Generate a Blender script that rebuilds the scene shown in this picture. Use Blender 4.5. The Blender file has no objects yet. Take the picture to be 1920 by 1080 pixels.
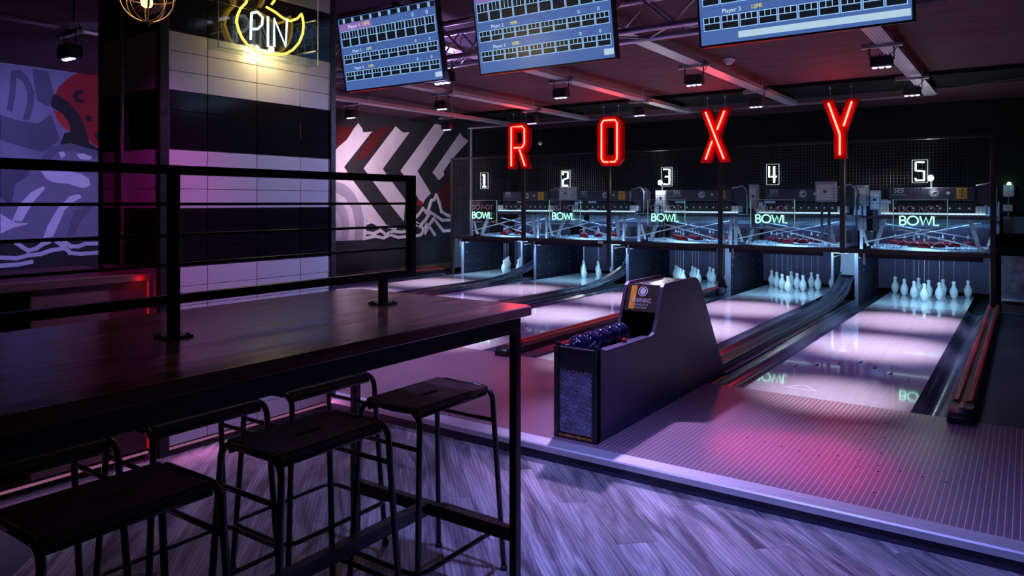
import bpy, math, random
from mathutils import Vector, Matrix
random.seed(7)
SC = bpy.context.scene
COL = SC.collection
PI = math.pi

# ------------------------------------------------------------------ camera, world, exposure
cam_d = bpy.data.cameras.new('camera'); cam = bpy.data.objects.new('camera', cam_d); COL.objects.link(cam)
cam.location = (0, 0, 1.415); cam.rotation_euler = (PI/2, 0, math.radians(35.08))
cam_d.sensor_width = 36; cam_d.lens = 25.8; cam_d.shift_y = -0.0837; cam_d.clip_start = 0.05; cam_d.clip_end = 100
SC.camera = cam
vs = SC.view_settings
vs.view_transform = 'Standard'; vs.look = 'None'; vs.gamma = 1; vs.use_curve_mapping = False; vs.exposure = 0.1
world = bpy.data.worlds.new('World'); SC.world = world; world.use_nodes = True
bg = world.node_tree.nodes['Background']; bg.inputs[0].default_value = (0.25, 0.2, 0.6, 1); bg.inputs[1].default_value = 0.012

def spot(name, loc, target, energy, color, angle, blend=0.6, radius=0.05):
    l = bpy.data.lights.new(name, 'SPOT'); l.energy = energy; l.color = color
    l.spot_size = math.radians(angle); l.spot_blend = blend; l.shadow_soft_size = radius
    o = bpy.data.objects.new(name, l); COL.objects.link(o); o.location = loc
    d = Vector(target) - Vector(loc); o.rotation_euler = d.to_track_quat('-Z', 'Y').to_euler()
    return o
def area(name, loc, target, energy, color, sx, sy, spread=180):
    l = bpy.data.lights.new(name, 'AREA'); l.shape = 'RECTANGLE'; l.size = sx; l.size_y = sy; l.energy = energy; l.color = color
    l.spread = math.radians(spread)
    o = bpy.data.objects.new(name, l); COL.objects.link(o); o.location = loc
    d = Vector(target) - Vector(loc); o.rotation_euler = d.to_track_quat('-Z', 'Y').to_euler()
    return o
def point(name, loc, energy, color, radius=0.03):
    l = bpy.data.lights.new(name, 'POINT'); l.energy = energy; l.color = color; l.shadow_soft_size = radius
    o = bpy.data.objects.new(name, l); COL.objects.link(o); o.location = loc
    return o

PL = 0.085                                    # height of the bowling platform above the floor
LC = [-8.10, -6.37, -4.54, -2.91, -1.135]     # lane centres
HW = 0.527                                    # half a lane
ROWS_Y = (7.4, 9.55)                          # the two rows of ceiling floods
FOUL, DECK, MESHY, CEIL = 5.25, 10.5, 10.5, 3.0

# ------------------------------------------------------------------ lamps (each sits under a fixture built below)
LILAC = (0.86, 0.72, 1.0); VIOLET = (0.34, 0.22, 1.0); MAGENTA = (1.0, 0.05, 0.42)
FLOODS = []                                   # x, y, z of the two floods over each lane
for i, x in enumerate(LC):
    for j, y in enumerate(ROWS_Y):
        FLOODS.append((x + 0.05, y, 2.72))
        spot('lane_flood_beam', (x + 0.05, y, 2.55), (x, (7.45, 9.2)[j], 0), 680, LILAC, 39, 1.0, 0.05)
    spot('added_violet_fill', (x + 0.05, ROWS_Y[0], 2.55), (x, 7.6, 0), 70, VIOLET, 130, 1.0, 0.05)  # violet fill added at the first-row floods to tint the lanes
TRUSS_Y = 4.75
TRUSS_FLOODS = [-4.05, -3.05, -2.62, -1.135, -0.75, -4.75, -6.2]
# floods clamped under the truss light the foul line and the approach
for x in LC: spot('foul_line_beam', (max(x, -6.2), TRUSS_Y, 2.40), (x, 5.42, 0), 420, LILAC, 30, 1.0, 0.05)
spot('truss_flood_beam', (-4.05, TRUSS_Y, 2.36), (-4.2, 4.3, 0), 220, (0.58, 0.36, 1.0), 75, 1.0, 0.05)
spot('truss_flood_beam', (-3.05, TRUSS_Y, 2.40), (-2.60, 4.75, 0), 170, MAGENTA, 20, 1.0, 0.05)
spot('truss_flood_beam', (-2.62, TRUSS_Y, 2.40), (-0.95, 4.0, 0), 420, MAGENTA, 20, 1.0, 0.05)
spot('truss_flood_beam', (-2.62, TRUSS_Y, 2.40), (-1.75, 3.95, 0), 370, (0.60, 0.40, 1.0), 50, 1.0, 0.05)
spot('truss_flood_beam', (-0.75, TRUSS_Y, 2.40), (-0.72, 4.45, 0), 50, (0.75, 0.66, 0.95), 22, 1.0, 0.05)
# extra beams added at first-row floods to tint the pillar and the truss
spot('added_pillar_beam', (-2.86, 7.4, 2.55), (-3.92, 3.15, 1.25), 1350, (0.40, 0.40, 1.0), 30, 0.9, 0.05)
spot('added_truss_beam', (-6.32, 7.4, 2.55), (-3.7, 4.75, 2.85), 190, (0.50, 0.28, 1.0), 30, 0.9, 0.05)
# floods over the lower floor, above the top of the frame
HALL_FLOODS = [(-1.2, 2.3), (-2.9, 3.1), (-3.0, 1.9)]
spot('hall_flood_beam', (-1.2, 2.3, 2.63), (-0.9, 2.85, 0), 310, (0.28, 0.28, 1.0), 85, 1.0, 0.06)
spot('hall_flood_beam', (-2.9, 3.1, 2.63), (-2.6, 2.9, 0), 60, (0.28, 0.26, 1.0), 80, 1.0, 0.06)
spot('hall_flood_beam', (-3.0, 1.9, 2.63), (-3.92, 2.15, 1.35), 38, (1.0, 0.03, 0.75), 56, 1.0, 0.06)

# ------------------------------------------------------------------ materials
MATS = {}
def nmat(name, base, rough=0.5, metal=0.0, emit=None, strength=1.0, spec=0.5, coat=0.0, alpha=None, trans=0.0):
    m = bpy.data.materials.new(name); m.use_nodes = True
    b = m.node_tree.nodes['Principled BSDF']
    b.inputs['Base Color'].default_value = (*base, 1); b.inputs['Roughness'].default_value = rough; b.inputs['Metallic'].default_value = metal
    b.inputs['Specular IOR Level'].default_value = spec; b.inputs['Coat Weight'].default_value = coat; b.inputs['Coat Roughness'].default_value = 0.05
    if trans: b.inputs['Transmission Weight'].default_value = trans
    if alpha is not None: b.inputs['Alpha'].default_value = alpha
    if emit:
        b.inputs['Emission Color'].default_value = (*emit, 1); b.inputs['Emission Strength'].default_value = strength
    MATS[name] = m
    return m
def nodes(m):
    return m.node_tree.nodes, m.node_tree.links, m.node_tree.nodes['Principled BSDF']
def vary(m, base, amount=0.35, scale=(8, 8, 8), detail=4, rough=None, bump=0.0, distort=0.0):
    """noise variation of the base colour (and roughness, relief) in object space"""
    n, l, b = nodes(m)
    tc = n.new('ShaderNodeTexCoord'); mp = n.new('ShaderNodeMapping'); mp.inputs['Scale'].default_value = scale
    nz = n.new('ShaderNodeTexNoise'); nz.inputs['Scale'].default_value = 1.0; nz.inputs['Detail'].default_value = detail; nz.inputs['Distortion'].default_value = distort
    rp = n.new('ShaderNodeValToRGB')
    rp.color_ramp.elements[0].position = 0.3; rp.color_ramp.elements[1].position = 0.7
    rp.color_ramp.elements[0].color = (*[c*(1 - amount) for c in base], 1); rp.color_ramp.elements[1].color = (*[min(1, c*(1 + amount)) for c in base], 1)
    l.new(tc.outputs['Object'], mp.inputs[0]); l.new(mp.outputs[0], nz.inputs['Vector']); l.new(nz.outputs['Fac'], rp.inputs[0]); l.new(rp.outputs[0], b.inputs['Base Color'])
    if rough:
        mr = n.new('ShaderNodeMapRange'); mr.inputs['To Min'].default_value = rough[0]; mr.inputs['To Max'].default_value = rough[1]
        l.new(nz.outputs['Fac'], mr.inputs[0]); l.new(mr.outputs[0], b.inputs['Roughness'])
    if bump:
        bp = n.new('ShaderNodeBump'); bp.inputs['Strength'].default_value = bump; bp.inputs['Distance'].default_value = 0.003
        l.new(nz.outputs['Fac'], bp.inputs['Height']); l.new(bp.outputs[0], b.inputs['Normal'])
    return m
def emat(name, color, strength=1.0):
    return nmat(name, (0.02, 0.02, 0.02), 0.3, emit=color, strength=strength)

vary(nmat('black_steel', (0.012, 0.011, 0.012), 0.33, 0.0, spec=0.6), (0.012, 0.011, 0.012), 0.3, (20, 20, 20), rough=(0.25, 0.45))
vary(nmat('black_matt', (0.008, 0.008, 0.009), 0.7), (0.008, 0.008, 0.009), 0.3, (6, 6, 6))
vary(nmat('black_plastic', (0.014, 0.014, 0.018), 0.42), (0.014, 0.014, 0.018), 0.25, (9, 9, 9))
vary(nmat('navy_side', (0.036, 0.034, 0.095), 0.45), (0.036, 0.034, 0.095), 0.15, (5, 5, 5))
vary(nmat('tread_plate', (0.28, 0.29, 0.40), 0.38, 0.4), (0.28, 0.29, 0.40), 0.3, (12, 12, 12), rough=(0.28, 0.5))  # steel, with some of the blue light put into its colour
vary(nmat('rust_edge', (0.55, 0.26, 0.07), 0.5, 0.4), (0.55, 0.26, 0.07), 0.6, (60, 60, 60))
vary(nmat('galvanised', (0.55, 0.55, 0.58), 0.4, 0.6), (0.55, 0.55, 0.58), 0.35, (40, 40, 40), detail=2, rough=(0.3, 0.5))
vary(nmat('aluminium', (0.58, 0.62, 0.70), 0.55, 0.5), (0.62, 0.64, 0.68), 0.1, (3, 60, 60))
vary(nmat('truss_metal', (0.65, 0.62, 0.68), 0.3, 0.7), (0.65, 0.62, 0.68), 0.1, (10, 10, 10))
vary(nmat('ceiling_paint', (0.080, 0.034, 0.050), 0.8, spec=0.2), (0.080, 0.034, 0.050), 0.25, (1.5, 6, 3))
vary(nmat('wall_paint', (0.016, 0.018, 0.021), 0.6), (0.016, 0.018, 0.021), 0.3, (2, 2, 2))
vary(nmat('back_wall_paint', (0.007, 0.007, 0.008), 0.85, spec=0.15), (0.007, 0.007, 0.008), 0.3, (2, 2, 2))
vary(nmat('riser_paint', (0.026, 0.026, 0.06), 0.5), (0.026, 0.026, 0.06), 0.2, (3, 3, 3))
vary(nmat('tile_white', (0.62, 0.60, 0.60), 0.22, spec=0.55), (0.62, 0.60, 0.60), 0.06, (3, 3, 3))
vary(nmat('tile_black', (0.010, 0.009, 0.010), 0.12, spec=0.7), (0.010, 0.009, 0.010), 0.3, (3, 3, 3))
vary(nmat('grout', (0.10, 0.09, 0.10), 0.7), (0.10, 0.09, 0.10), 0.2, (30, 30, 30))
vary(nmat('gutter_plastic', (0.048, 0.052, 0.100), 0.22, spec=0.8), (0.048, 0.052, 0.100), 0.3, (30, 1.2, 10))
vary(nmat('track_plastic', (0.024, 0.025, 0.050), 0.25, spec=0.8), (0.024, 0.025, 0.050), 0.3, (30, 1.2, 10))
vary(nmat('red_rail', (0.55, 0.018, 0.018), 0.3, spec=0.6), (0.55, 0.018, 0.018), 0.2, (20, 2, 20))
vary(nmat('pin_white', (0.82, 0.83, 0.84), 0.28, spec=0.5), (0.82, 0.83, 0.84), 0.04, (20, 20, 20))
vary(nmat('string', (0.7, 0.72, 0.75), 0.6), (0.7, 0.72, 0.75), 0.1, (5, 5, 50))
vary(nmat('deflector', (0.50, 0.58, 0.66), 0.5), (0.50, 0.58, 0.66), 0.15, (60, 60, 60))
vary(nmat('kick_panel', (0.013, 0.010, 0.022), 0.6, spec=0.2), (0.013, 0.010, 0.022), 0.3, (3, 3, 3))
vary(nmat('kick_edge', (0.35, 0.38, 0.50), 0.4, 0.3), (0.35, 0.38, 0.50), 0.1, (5, 5, 5))
vary(nmat('curtain', (0.085, 0.055, 0.10), 0.85), (0.085, 0.055, 0.10), 0.25, (60, 60, 60), bump=0.3)
vary(nmat('machine_navy', (0.030, 0.034, 0.060), 0.5), (0.030, 0.034, 0.060), 0.2, (5, 5, 5))
vary(nmat('machine_grey', (0.42, 0.47, 0.55), 0.4, 0.5), (0.42, 0.47, 0.55), 0.3, (18, 18, 18), rough=(0.3, 0.5))
vary(nmat('machine_white', (0.62, 0.66, 0.72), 0.45), (0.62, 0.66, 0.72), 0.12, (9, 9, 9))
vary(nmat('cup_red', (0.30, 0.004, 0.022), 0.45, spec=0.25), (0.30, 0.004, 0.022), 0.2, (20, 20, 20))
vary(nmat('label_white', (0.70, 0.74, 0.82), 0.5), (0.70, 0.74, 0.82), 0.05, (20, 20, 20))
vary(nmat('label_orange', (0.85, 0.42, 0.03), 0.5), (0.85, 0.42, 0.03), 0.12, (30, 30, 30))
vary(nmat('wire', (0.10, 0.10, 0.11), 0.35, 0.5), (0.10, 0.10, 0.11), 0.1, (5, 5, 5))
vary(nmat('letter_red', (0.55, 0.003, 0.007), 0.55, spec=0.08), (0.55, 0.003, 0.007), 0.15, (6, 6, 6))
vary(nmat('dead_neon', (0.50, 0.28, 0.28), 0.15, spec=0.7), (0.50, 0.28, 0.28), 0.1, (9, 9, 9))
vary(nmat('smoke_white', (0.75, 0.73, 0.75), 0.4), (0.75, 0.73, 0.75), 0.05, (9, 9, 9))
vary(nmat('skirting', (0.10, 0.055, 0.045), 0.5), (0.10, 0.055, 0.045), 0.3, (4, 4, 20))
vary(nmat('side_floor', (0.030, 0.032, 0.055), 0.35), (0.030, 0.032, 0.055), 0.4, (2, 2, 2), rough=(0.3, 0.5))
vary(nmat('counter_wood', (0.13, 0.065, 0.05), 0.4), (0.13, 0.065, 0.05), 0.35, (20, 1.2, 8), detail=6)
vary(nmat('seat_wood', (0.050, 0.020, 0.014), 0.55, spec=0.25), (0.050, 0.020, 0.014), 0.4, (30, 3, 10), detail=6)
vary(nmat('table_wood', (0.27, 0.11, 0.085), 0.22, spec=0.6), (0.27, 0.11, 0.085), 0.5, (28, 1.6, 10), detail=7, rough=(0.15, 0.27), distort=0.4)
vary(nmat('bronze_wire', (0.42, 0.30, 0.20), 0.35, 0.8), (0.42, 0.30, 0.20), 0.2, (20, 20, 20))
vary(nmat('ball_blue', (0.018, 0.020, 0.075), 0.10, coat=0.8), (0.018, 0.020, 0.075), 0.5, (16, 16, 16), detail=3, distort=1.5)
def glitter():
    m = nmat('glitter', (0.5, 0.48, 0.5), 0.25, 0.8); n, l, b = nodes(m)
    tc = n.new('ShaderNodeTexCoord'); v = n.new('ShaderNodeTexVoronoi'); v.inputs['Scale'].default_value = 90
    l.new(tc.outputs['Object'], v.inputs['Vector'])
    rp = n.new('ShaderNodeValToRGB'); rp.color_ramp.elements[0].position = 0.25; rp.color_ramp.elements[0].color = (0.05, 0.04, 0.06, 1); rp.color_ramp.elements[1].position = 0.6; rp.color_ramp.elements[1].color = (0.95, 0.93, 0.9, 1)
    sp = n.new('ShaderNodeSeparateColor'); l.new(v.outputs['Color'], sp.inputs[0]); l.new(sp.outputs[0], rp.inputs[0]); l.new(rp.outputs[0], b.inputs['Base Color'])
    bp = n.new('ShaderNodeBump'); bp.inputs['Strength'].default_value = 1.0; bp.inputs['Distance'].default_value = 0.02
    l.new(sp.outputs[1], bp.inputs['Height']); l.new(bp.outputs[0], b.inputs['Normal'])
glitter()
def perforated(name, c, dark):
    m = nmat(name, (0.5, 0.55, 0.62), 0.4, 0.4); n, l, b = nodes(m)
    tc = n.new('ShaderNodeTexCoord'); mp = n.new('ShaderNodeMapping'); mp.inputs['Rotation'].default_value = (0, 0, 0)
    l.new(tc.outputs['Object'], mp.inputs[0])
    sx = n.new('ShaderNodeSeparateXYZ'); l.new(mp.outputs[0], sx.inputs[0])
    add = n.new('ShaderNodeMath'); add.operation = 'ADD'; l.new(sx.outputs[0], add.inputs[0]); l.new(sx.outputs[1], add.inputs[1])
    ad2 = n.new('ShaderNodeMath'); ad2.operation = 'ADD'; l.new(sx.outputs[2], ad2.inputs[0]); l.new(sx.outputs[1], ad2.inputs[1])
    outs = []
    for src in (add.outputs[0], ad2.outputs[0]):
        mu = n.new('ShaderNodeMath'); mu.operation = 'MULTIPLY'; mu.inputs[1].default_value = 2*PI/0.028; l.new(src, mu.inputs[0])
        si = n.new('ShaderNodeMath'); si.operation = 'SINE'; l.new(mu.outputs[0], si.inputs[0]); outs.append(si.outputs[0])
    pr = n.new('ShaderNodeMath'); pr.operation = 'MULTIPLY'; l.new(outs[0], pr.inputs[0]); l.new(outs[1], pr.inputs[1])
    rp = n.new('ShaderNodeValToRGB'); rp.color_ramp.interpolation = 'EASE'
    rp.color_ramp.elements[0].position = 0.35; rp.color_ramp.elements[0].color = (*c, 1); rp.color_ramp.elements[1].position = 0.5; rp.color_ramp.elements[1].color = (*dark, 1)
    l.new(pr.outputs[0], rp.inputs[0]); l.new(rp.outputs[0], b.inputs['Base Color'])
perforated('perforated', (0.45, 0.50, 0.58), (0.03, 0.035, 0.05))
perforated('tray_metal', (0.66, 0.62, 0.66), (0.10, 0.09, 0.10))
def floor_wood():
    m = nmat('floor_vinyl', (0.4, 0.4, 0.4), 0.5); n, l, b = nodes(m)
    tc = n.new('ShaderNodeTexCoord'); oi = n.new('ShaderNodeObjectInfo')
    mp = n.new('ShaderNodeMapping'); mp.inputs['Scale'].default_value = (0.85, 5.5, 1)
    cx = n.new('ShaderNodeCombineXYZ'); mm = n.new('ShaderNodeMath'); mm.operation = 'MULTIPLY'; mm.inputs[1].default_value = 40
    l.new(oi.outputs['Random'], mm.inputs[0]); l.new(mm.outputs[0], cx.inputs[0]); l.new(mm.outputs[0], cx.inputs[1])
    va = n.new('ShaderNodeVectorMath'); va.operation = 'ADD'; l.new(tc.outputs['Object'], va.inputs[0]); l.new(cx.outputs[0], va.inputs[1]); l.new(va.outputs[0], mp.inputs[0])
    nz = n.new('ShaderNodeTexNoise'); nz.inputs['Scale'].default_value = 1.6; nz.inputs['Detail'].default_value = 8; nz.inputs['Distortion'].default_value = 1.6; l.new(mp.outputs[0], nz.inputs['Vector'])
    rp = n.new('ShaderNodeValToRGB'); rp.color_ramp.elements[0].position = 0.34; rp.color_ramp.elements[0].color = (0.12, 0.12, 0.13, 1); rp.color_ramp.elements[1].position = 0.66; rp.color_ramp.elements[1].color = (0.60, 0.57, 0.56, 1)
    l.new(nz.outputs['Fac'], rp.inputs[0])
    wv = n.new('ShaderNodeTexWave'); wv.bands_direction = 'Y'; wv.inputs['Scale'].default_value = 3.0; wv.inputs['Distortion'].default_value = 9; wv.inputs['Detail'].default_value = 3; wv.inputs['Detail Scale'].default_value = 0.8; l.new(mp.outputs[0], wv.inputs['Vector'])
    mx = n.new('ShaderNodeMix'); mx.data_type = 'RGBA'; mx.blend_type = 'MULTIPLY'; mx.inputs['Factor'].default_value = 0.35; l.new(rp.outputs[0], mx.inputs['A']); l.new(wv.outputs['Color'], mx.inputs['B'])
    br = n.new('ShaderNodeMapRange'); br.inputs['To Min'].default_value = 0.7; br.inputs['To Max'].default_value = 1.15; l.new(oi.outputs['Random'], br.inputs[0])
    m2 = n.new('ShaderNodeVectorMath'); m2.operation = 'SCALE'; l.new(mx.outputs['Result'], m2.inputs[0]); l.new(br.outputs[0], m2.inputs['Scale']); l.new(m2.outputs[0], b.inputs['Base Color'])
    b.inputs['Roughness'].default_value = 0.42
floor_wood()
def board_mat(name, base, rough, var, period=None, amt=0.2):
    m = nmat(name, base, rough, spec=0.5); n, l, b = nodes(m)
    tc = n.new('ShaderNodeTexCoord'); mp = n.new('ShaderNodeMapping'); mp.inputs['Scale'].default_value = (38.0, 1.3, 1)
    l.new(tc.outputs['Object'], mp.inputs[0])
    nz = n.new('ShaderNodeTexNoise'); nz.inputs['Scale'].default_value = 1; nz.inputs['Detail'].default_value = 5; l.new(mp.outputs[0], nz.inputs['Vector'])
    rp = n.new('ShaderNodeValToRGB'); rp.color_ramp.elements[0].position = 0.3; rp.color_ramp.elements[1].position = 0.7
    rp.color_ramp.elements[0].color = (*[c*(1 - amt) for c in base], 1); rp.color_ramp.elements[1].color = (*[c*(1 + amt) for c in base], 1)
    l.new(nz.outputs['Fac'], rp.inputs[0]); l.new(rp.outputs[0], b.inputs['Base Color'])
    return m
board_mat('lane_wood', (0.64, 0.58, 0.63), 0.06, 0, amt=0.07)
MATS['lane_wood'].node_tree.nodes['Principled BSDF'].inputs['Specular IOR Level'].default_value = 0.6
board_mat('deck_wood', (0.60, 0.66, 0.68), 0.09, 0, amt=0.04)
for nm in ('lane_wood', 'deck_wood'):
    b_ = MATS[nm].node_tree.nodes['Principled BSDF']; b_.inputs['Coat Weight'].default_value = 0.55; b_.inputs['Coat Roughness'].default_value = 0.03; b_.inputs['Coat IOR'].default_value = 1.6
board_mat('approach_board', (0.24, 0.15, 0.19), 0.36, 0, amt=0.14)
board_mat('approach_line', (0.80, 0.72, 0.76), 0.4, 0, amt=0.05)
vary(nmat('arrow_dark', (0.03, 0.02, 0.03), 0.2), (0.03, 0.02, 0.03), 0.1, (5, 5, 5))
vary(nmat('lane_print', (0.80, 0.76, 0.82), 0.15), (0.80, 0.76, 0.82), 0.05, (5, 5, 5))
for nm, c in (('white', (0.62, 0.58, 0.60)), ('greyp', (0.33, 0.30, 0.37)), ('greyd', (0.42, 0.38, 0.46)), ('red', (0.30, 0.010, 0.014)), ('maroon', (0.075, 0.006, 0.008)), ('redl', (0.48, 0.025, 0.02)), ('black', (0.012, 0.013, 0.016)),
              ('blueg', (0.20, 0.20, 0.26)), ('darkb', (0.085, 0.085, 0.12)), ('pale', (0.72, 0.70, 0.74)), ('mid', (0.13, 0.13, 0.18)), ('line', (0.62, 0.62, 0.66))):
    vary(nmat('paint_' + nm, c, 0.55), c, 0.18, (1.4, 1.4, 1.4))
# clear acrylic: mostly see-through with a glossy skin
def acrylic(name, tint, fac):
    m = bpy.data.materials.new(name); m.use_nodes = True; n = m.node_tree.nodes; l = m.node_tree.links
    n.remove(n['Principled BSDF']); out = n['Material Output']
    tr = n.new('ShaderNodeBsdfTransparent'); tr.inputs[0].default_value = (*tint, 1)
    gl = n.new('ShaderNodeBsdfGlossy'); gl.inputs['Roughness'].default_value = 0.03
    mx = n.new('ShaderNodeMixShader'); mx.inputs[0].default_value = fac
    l.new(tr.outputs[0], mx.inputs[1]); l.new(gl.outputs[0], mx.inputs[2]); l.new(mx.outputs[0], out.inputs['Surface']); MATS[name] = m
acrylic('acrylic', (0.90, 0.94, 0.93), 0.05)
acrylic('bulb_glass', (0.92, 0.88, 0.85), 0.09)
vary(nmat('acrylic_edge', (0.60, 0.70, 0.66), 0.25, spec=0.7), (0.60, 0.70, 0.66), 0.1, (9, 9, 9))
# things that give off light
emat('neon_red', (1.0, 0.12, 0.075), 5.5)
emat('neon_green', (0.34, 1.0, 0.66), 1.9)
emat('neon_white', (0.90, 0.96, 1.0), 9.0)
emat('neon_yellow', (1.0, 0.50, 0.055), 3.6)
emat('neon_cool', (0.80, 0.92, 1.0), 1.7)
emat('edge_glow', (0.82, 0.92, 1.0), 0.55)
emat('edge_green', (0.45, 0.85, 0.72), 0.30)
emat('led_lens', (0.66, 0.66, 1.0), 2.2)
emat('led_pink', (1.0, 0.32, 0.65), 0.22)
emat('led_red', (1.0, 0.02, 0.02), 0.3)
emat('glow_bar', (0.55, 0.80, 1.0), 1.0)  # for tube lights, and as added glow on the machines' pale bar
emat('lamp_face', (1.0, 0.98, 0.95), 30.0)
emat('led_green', (0.25, 1.0, 0.25), 6.0)
emat('filament', (1.0, 0.66, 0.30), 1.3)
emat('screen_blue', (0.060, 0.125, 0.36), 1.0)
emat('screen_dark', (0.006, 0.008, 0.014), 1.0)
emat('screen_line', (0.30, 0.58, 0.95), 1.0)
emat('screen_text', (0.62, 0.78, 0.95), 1.0)
emat('screen_yellow', (0.85, 0.72, 0.10), 1.0)
emat('screen_purple', (0.24, 0.13, 0.40), 1.0)
emat('screen_box', (0.025, 0.055, 0.17), 1.0)
emat('screen_ticker', (0.42, 0.58, 0.72), 1.0)

# ------------------------------------------------------------------ text outlines, read once
TXT = {}
def _text_cache(strings):
    obs = []
    for s in strings:
        cu = bpy.data.curves.new('t', 'FONT'); cu.body = s; cu.size = 1; cu.align_x = 'LEFT'; cu.resolution_u = 3
        o = bpy.data.objects.new('t', cu); COL.objects.link(o); obs.append((s, o, cu))
    dg = bpy.context.evaluated_depsgraph_get()
    for s, o, cu in obs:
        me = bpy.data.meshes.new_from_object(o.evaluated_get(dg))
        vv = [(v.co.x, v.co.y) for v in me.vertices]; ff = [tuple(p.vertices) for p in me.polygons]
        w = max([a for a, b in vv] + [0])
        TXT[s] = (vv, ff, w)
        bpy.data.meshes.remove(me)
    for s, o, cu in obs:
        bpy.data.objects.remove(o); bpy.data.curves.remove(cu)
_text_cache(['Player 1', 'Player 2', 'Player 3', '10FR', '0', 'SES', 'WARNING', 'KEEP HANDS OUT OF', 'THE BALL RETURN', 'STRING SYSTEM'] + [str(k) for k in range(1, 11)])

# ------------------------------------------------------------------ mesh builder
class MB:
    def __init__(s): s.v = []; s.f = []; s.sm = []
    def add(s, vs_, fs, smooth=False):
        b = len(s.v); s.v += [tuple(p) for p in vs_]
        for f in fs: s.f.append(tuple(b + i for i in f)); s.sm.append(smooth)
        return s
    def box(s, x0, x1, y0, y1, z0, z1):
        v = [(x, y, z) for z in (z0, z1) for y in (y0, y1) for x in (x0, x1)]
        return s.add(v, [(0, 2, 3, 1), (4, 5, 7, 6), (0, 1, 5, 4), (2, 6, 7, 3), (0, 4, 6, 2), (1, 3, 7, 5)])
    def cbox(s, x0, x1, y0, y1, z0, z1, c):
        """box with all edges cut back by c"""
        v = []
        for (za, q) in ((z0, c), (z0 + c, 0), (z1 - c, 0), (z1, c)):
            a0, a1, b0, b1 = x0 + q, x1 - q, y0 + q, y1 - q; k = c if q == 0 else c*0.6
            v += [(a0 + k, b0, za), (a1 - k, b0, za), (a1, b0 + k, za), (a1, b1 - k, za), (a1 - k, b1, za), (a0 + k, b1, za), (a0, b1 - k, za), (a0, b0 + k, za)]
        f = [tuple(range(7, -1, -1)), tuple(range(24, 32))]
        for r in range(3):
            for i in range(8):
                j = (i + 1) % 8; f.append((r*8 + i, r*8 + j, r*8 + 8 + j, r*8 + 8 + i))
        return s.add(v, f)
    def obb(s, p, q, w, h, up=(0, 0, 1)):
        """bar from p to q, w across, h along up"""
        p, q = Vector(p), Vector(q); d = (q - p).normalized(); u = Vector(up); r = d.cross(u)
        if r.length < 1e-4: r = Vector((1, 0, 0))
        r.normalize(); u = r.cross(d).normalized(); r *= w/2; u *= h/2
        v = [p - r - u, p + r - u, p + r + u, p - r + u, q - r - u, q + r - u, q + r + u, q - r + u]
        return s.add(v, [(0, 1, 2, 3), (7, 6, 5, 4), (0, 4, 5, 1), (1, 5, 6, 2), (2, 6, 7, 3), (3, 7, 4, 0)])
    def tube(s, pts, r, n=8, closed=False):
        pts = [Vector(p) for p in pts]; m = len(pts); rings = []; nrm = None
        for i in range(m):
            a = pts[(i - 1) % m] if (closed or i > 0) else pts[i]; b = pts[(i + 1) % m] if (closed or i < m - 1) else pts[i]
            d = (b - a)
            d = d.normalized() if d.length > 1e-9 else Vector((0, 0, 1))
            if nrm is None:
                t = Vector((0, 0, 1)) if abs(d.z) < 0.9 else Vector((1, 0, 0)); nrm = d.cross(t).normalized()
            else:
                nrm = (nrm - d*nrm.dot(d))
                nrm = nrm.normalized() if nrm.length > 1e-6 else d.orthogonal().normalized()
            bi = d.cross(nrm)
            k = 1.0
            if (closed or 0 < i < m - 1):
                e1 = (pts[i] - a).normalized(); e2 = (b - pts[i]).normalized(); c = max(0.35, math.sqrt(max(0.0, (1 + e1.dot(e2))/2))); k = min(1.6, 1/c)
            rings.append([pts[i] + (nrm*math.cos(2*PI*j/n) + bi*math.sin(2*PI*j/n))*r*(k if n < 6 else 1) for j in range(n)])
        v = [p for rg in rings for p in rg]; f = []
        for i in range(m if closed else m - 1):
            i2 = (i + 1) % m
            for j in range(n): f.append((i*n + j, i*n + (j + 1) % n, i2*n + (j + 1) % n, i2*n + j))
        s.add(v, f, True)
        if not closed:
            b = len(s.v) - len(v)
            s.f.append(tuple(b + j for j in range(n - 1, -1, -1))); s.sm.append(False)
            s.f.append(tuple(b + (m - 1)*n + j for j in range(n))); s.sm.append(False)
        return s
    def prism(s, poly, fn, a, b):
        """poly of 2D points, fn(p, q, t) -> 3D, extruded from t=a to t=b"""
        m = len(poly)
        v = [fn(p, q, a) for p, q in poly] + [fn(p, q, b) for p, q in poly]
        f = [tuple(range(m - 1, -1, -1)), tuple(range(m, 2*m))]
        for i in range(m): j = (i + 1) % m; f.append((i, j, m + j, m + i))
        return s.add(v, f)
    def lathe(s, prof, c=(0, 0, 0), n=16, a0=0, a1=2*PI):
        cx, cy, cz = c; full = abs(a1 - a0 - 2*PI) < 1e-6; k = n if full else n + 1
        v = [(cx + r*math.cos(a0 + (a1 - a0)*j/n), cy + r*math.sin(a0 + (a1 - a0)*j/n), cz + z) for r, z in prof for j in range(k)]
        f = []
        for i in range(len(prof) - 1):
            for j in range(n):
                j2 = (j + 1) % k
                f.append((i*k + j, i*k + j2, (i + 1)*k + j2, (i + 1)*k + j))
        s.add(v, f, True)
        if full:
            b = len(s.v) - len(v)
            if prof[0][0] > 1e-4: s.f.append(tuple(b + j for j in range(k - 1, -1, -1))); s.sm.append(False)
            if prof[-1][0] > 1e-4: s.f.append(tuple(b + (len(prof) - 1)*k + j for j in range(k))); s.sm.append(False)
        return s
    def sheet(s, rows, smooth=True):
        """rows of equally many points joined into a surface"""
        m = len(rows[0]); v = [p for r in rows for p in r]
        f = [(i*m + j, i*m + j + 1, (i + 1)*m + j + 1, (i + 1)*m + j) for i in range(len(rows) - 1) for j in range(m - 1)]
        return s.add(v, f, smooth)
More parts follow.
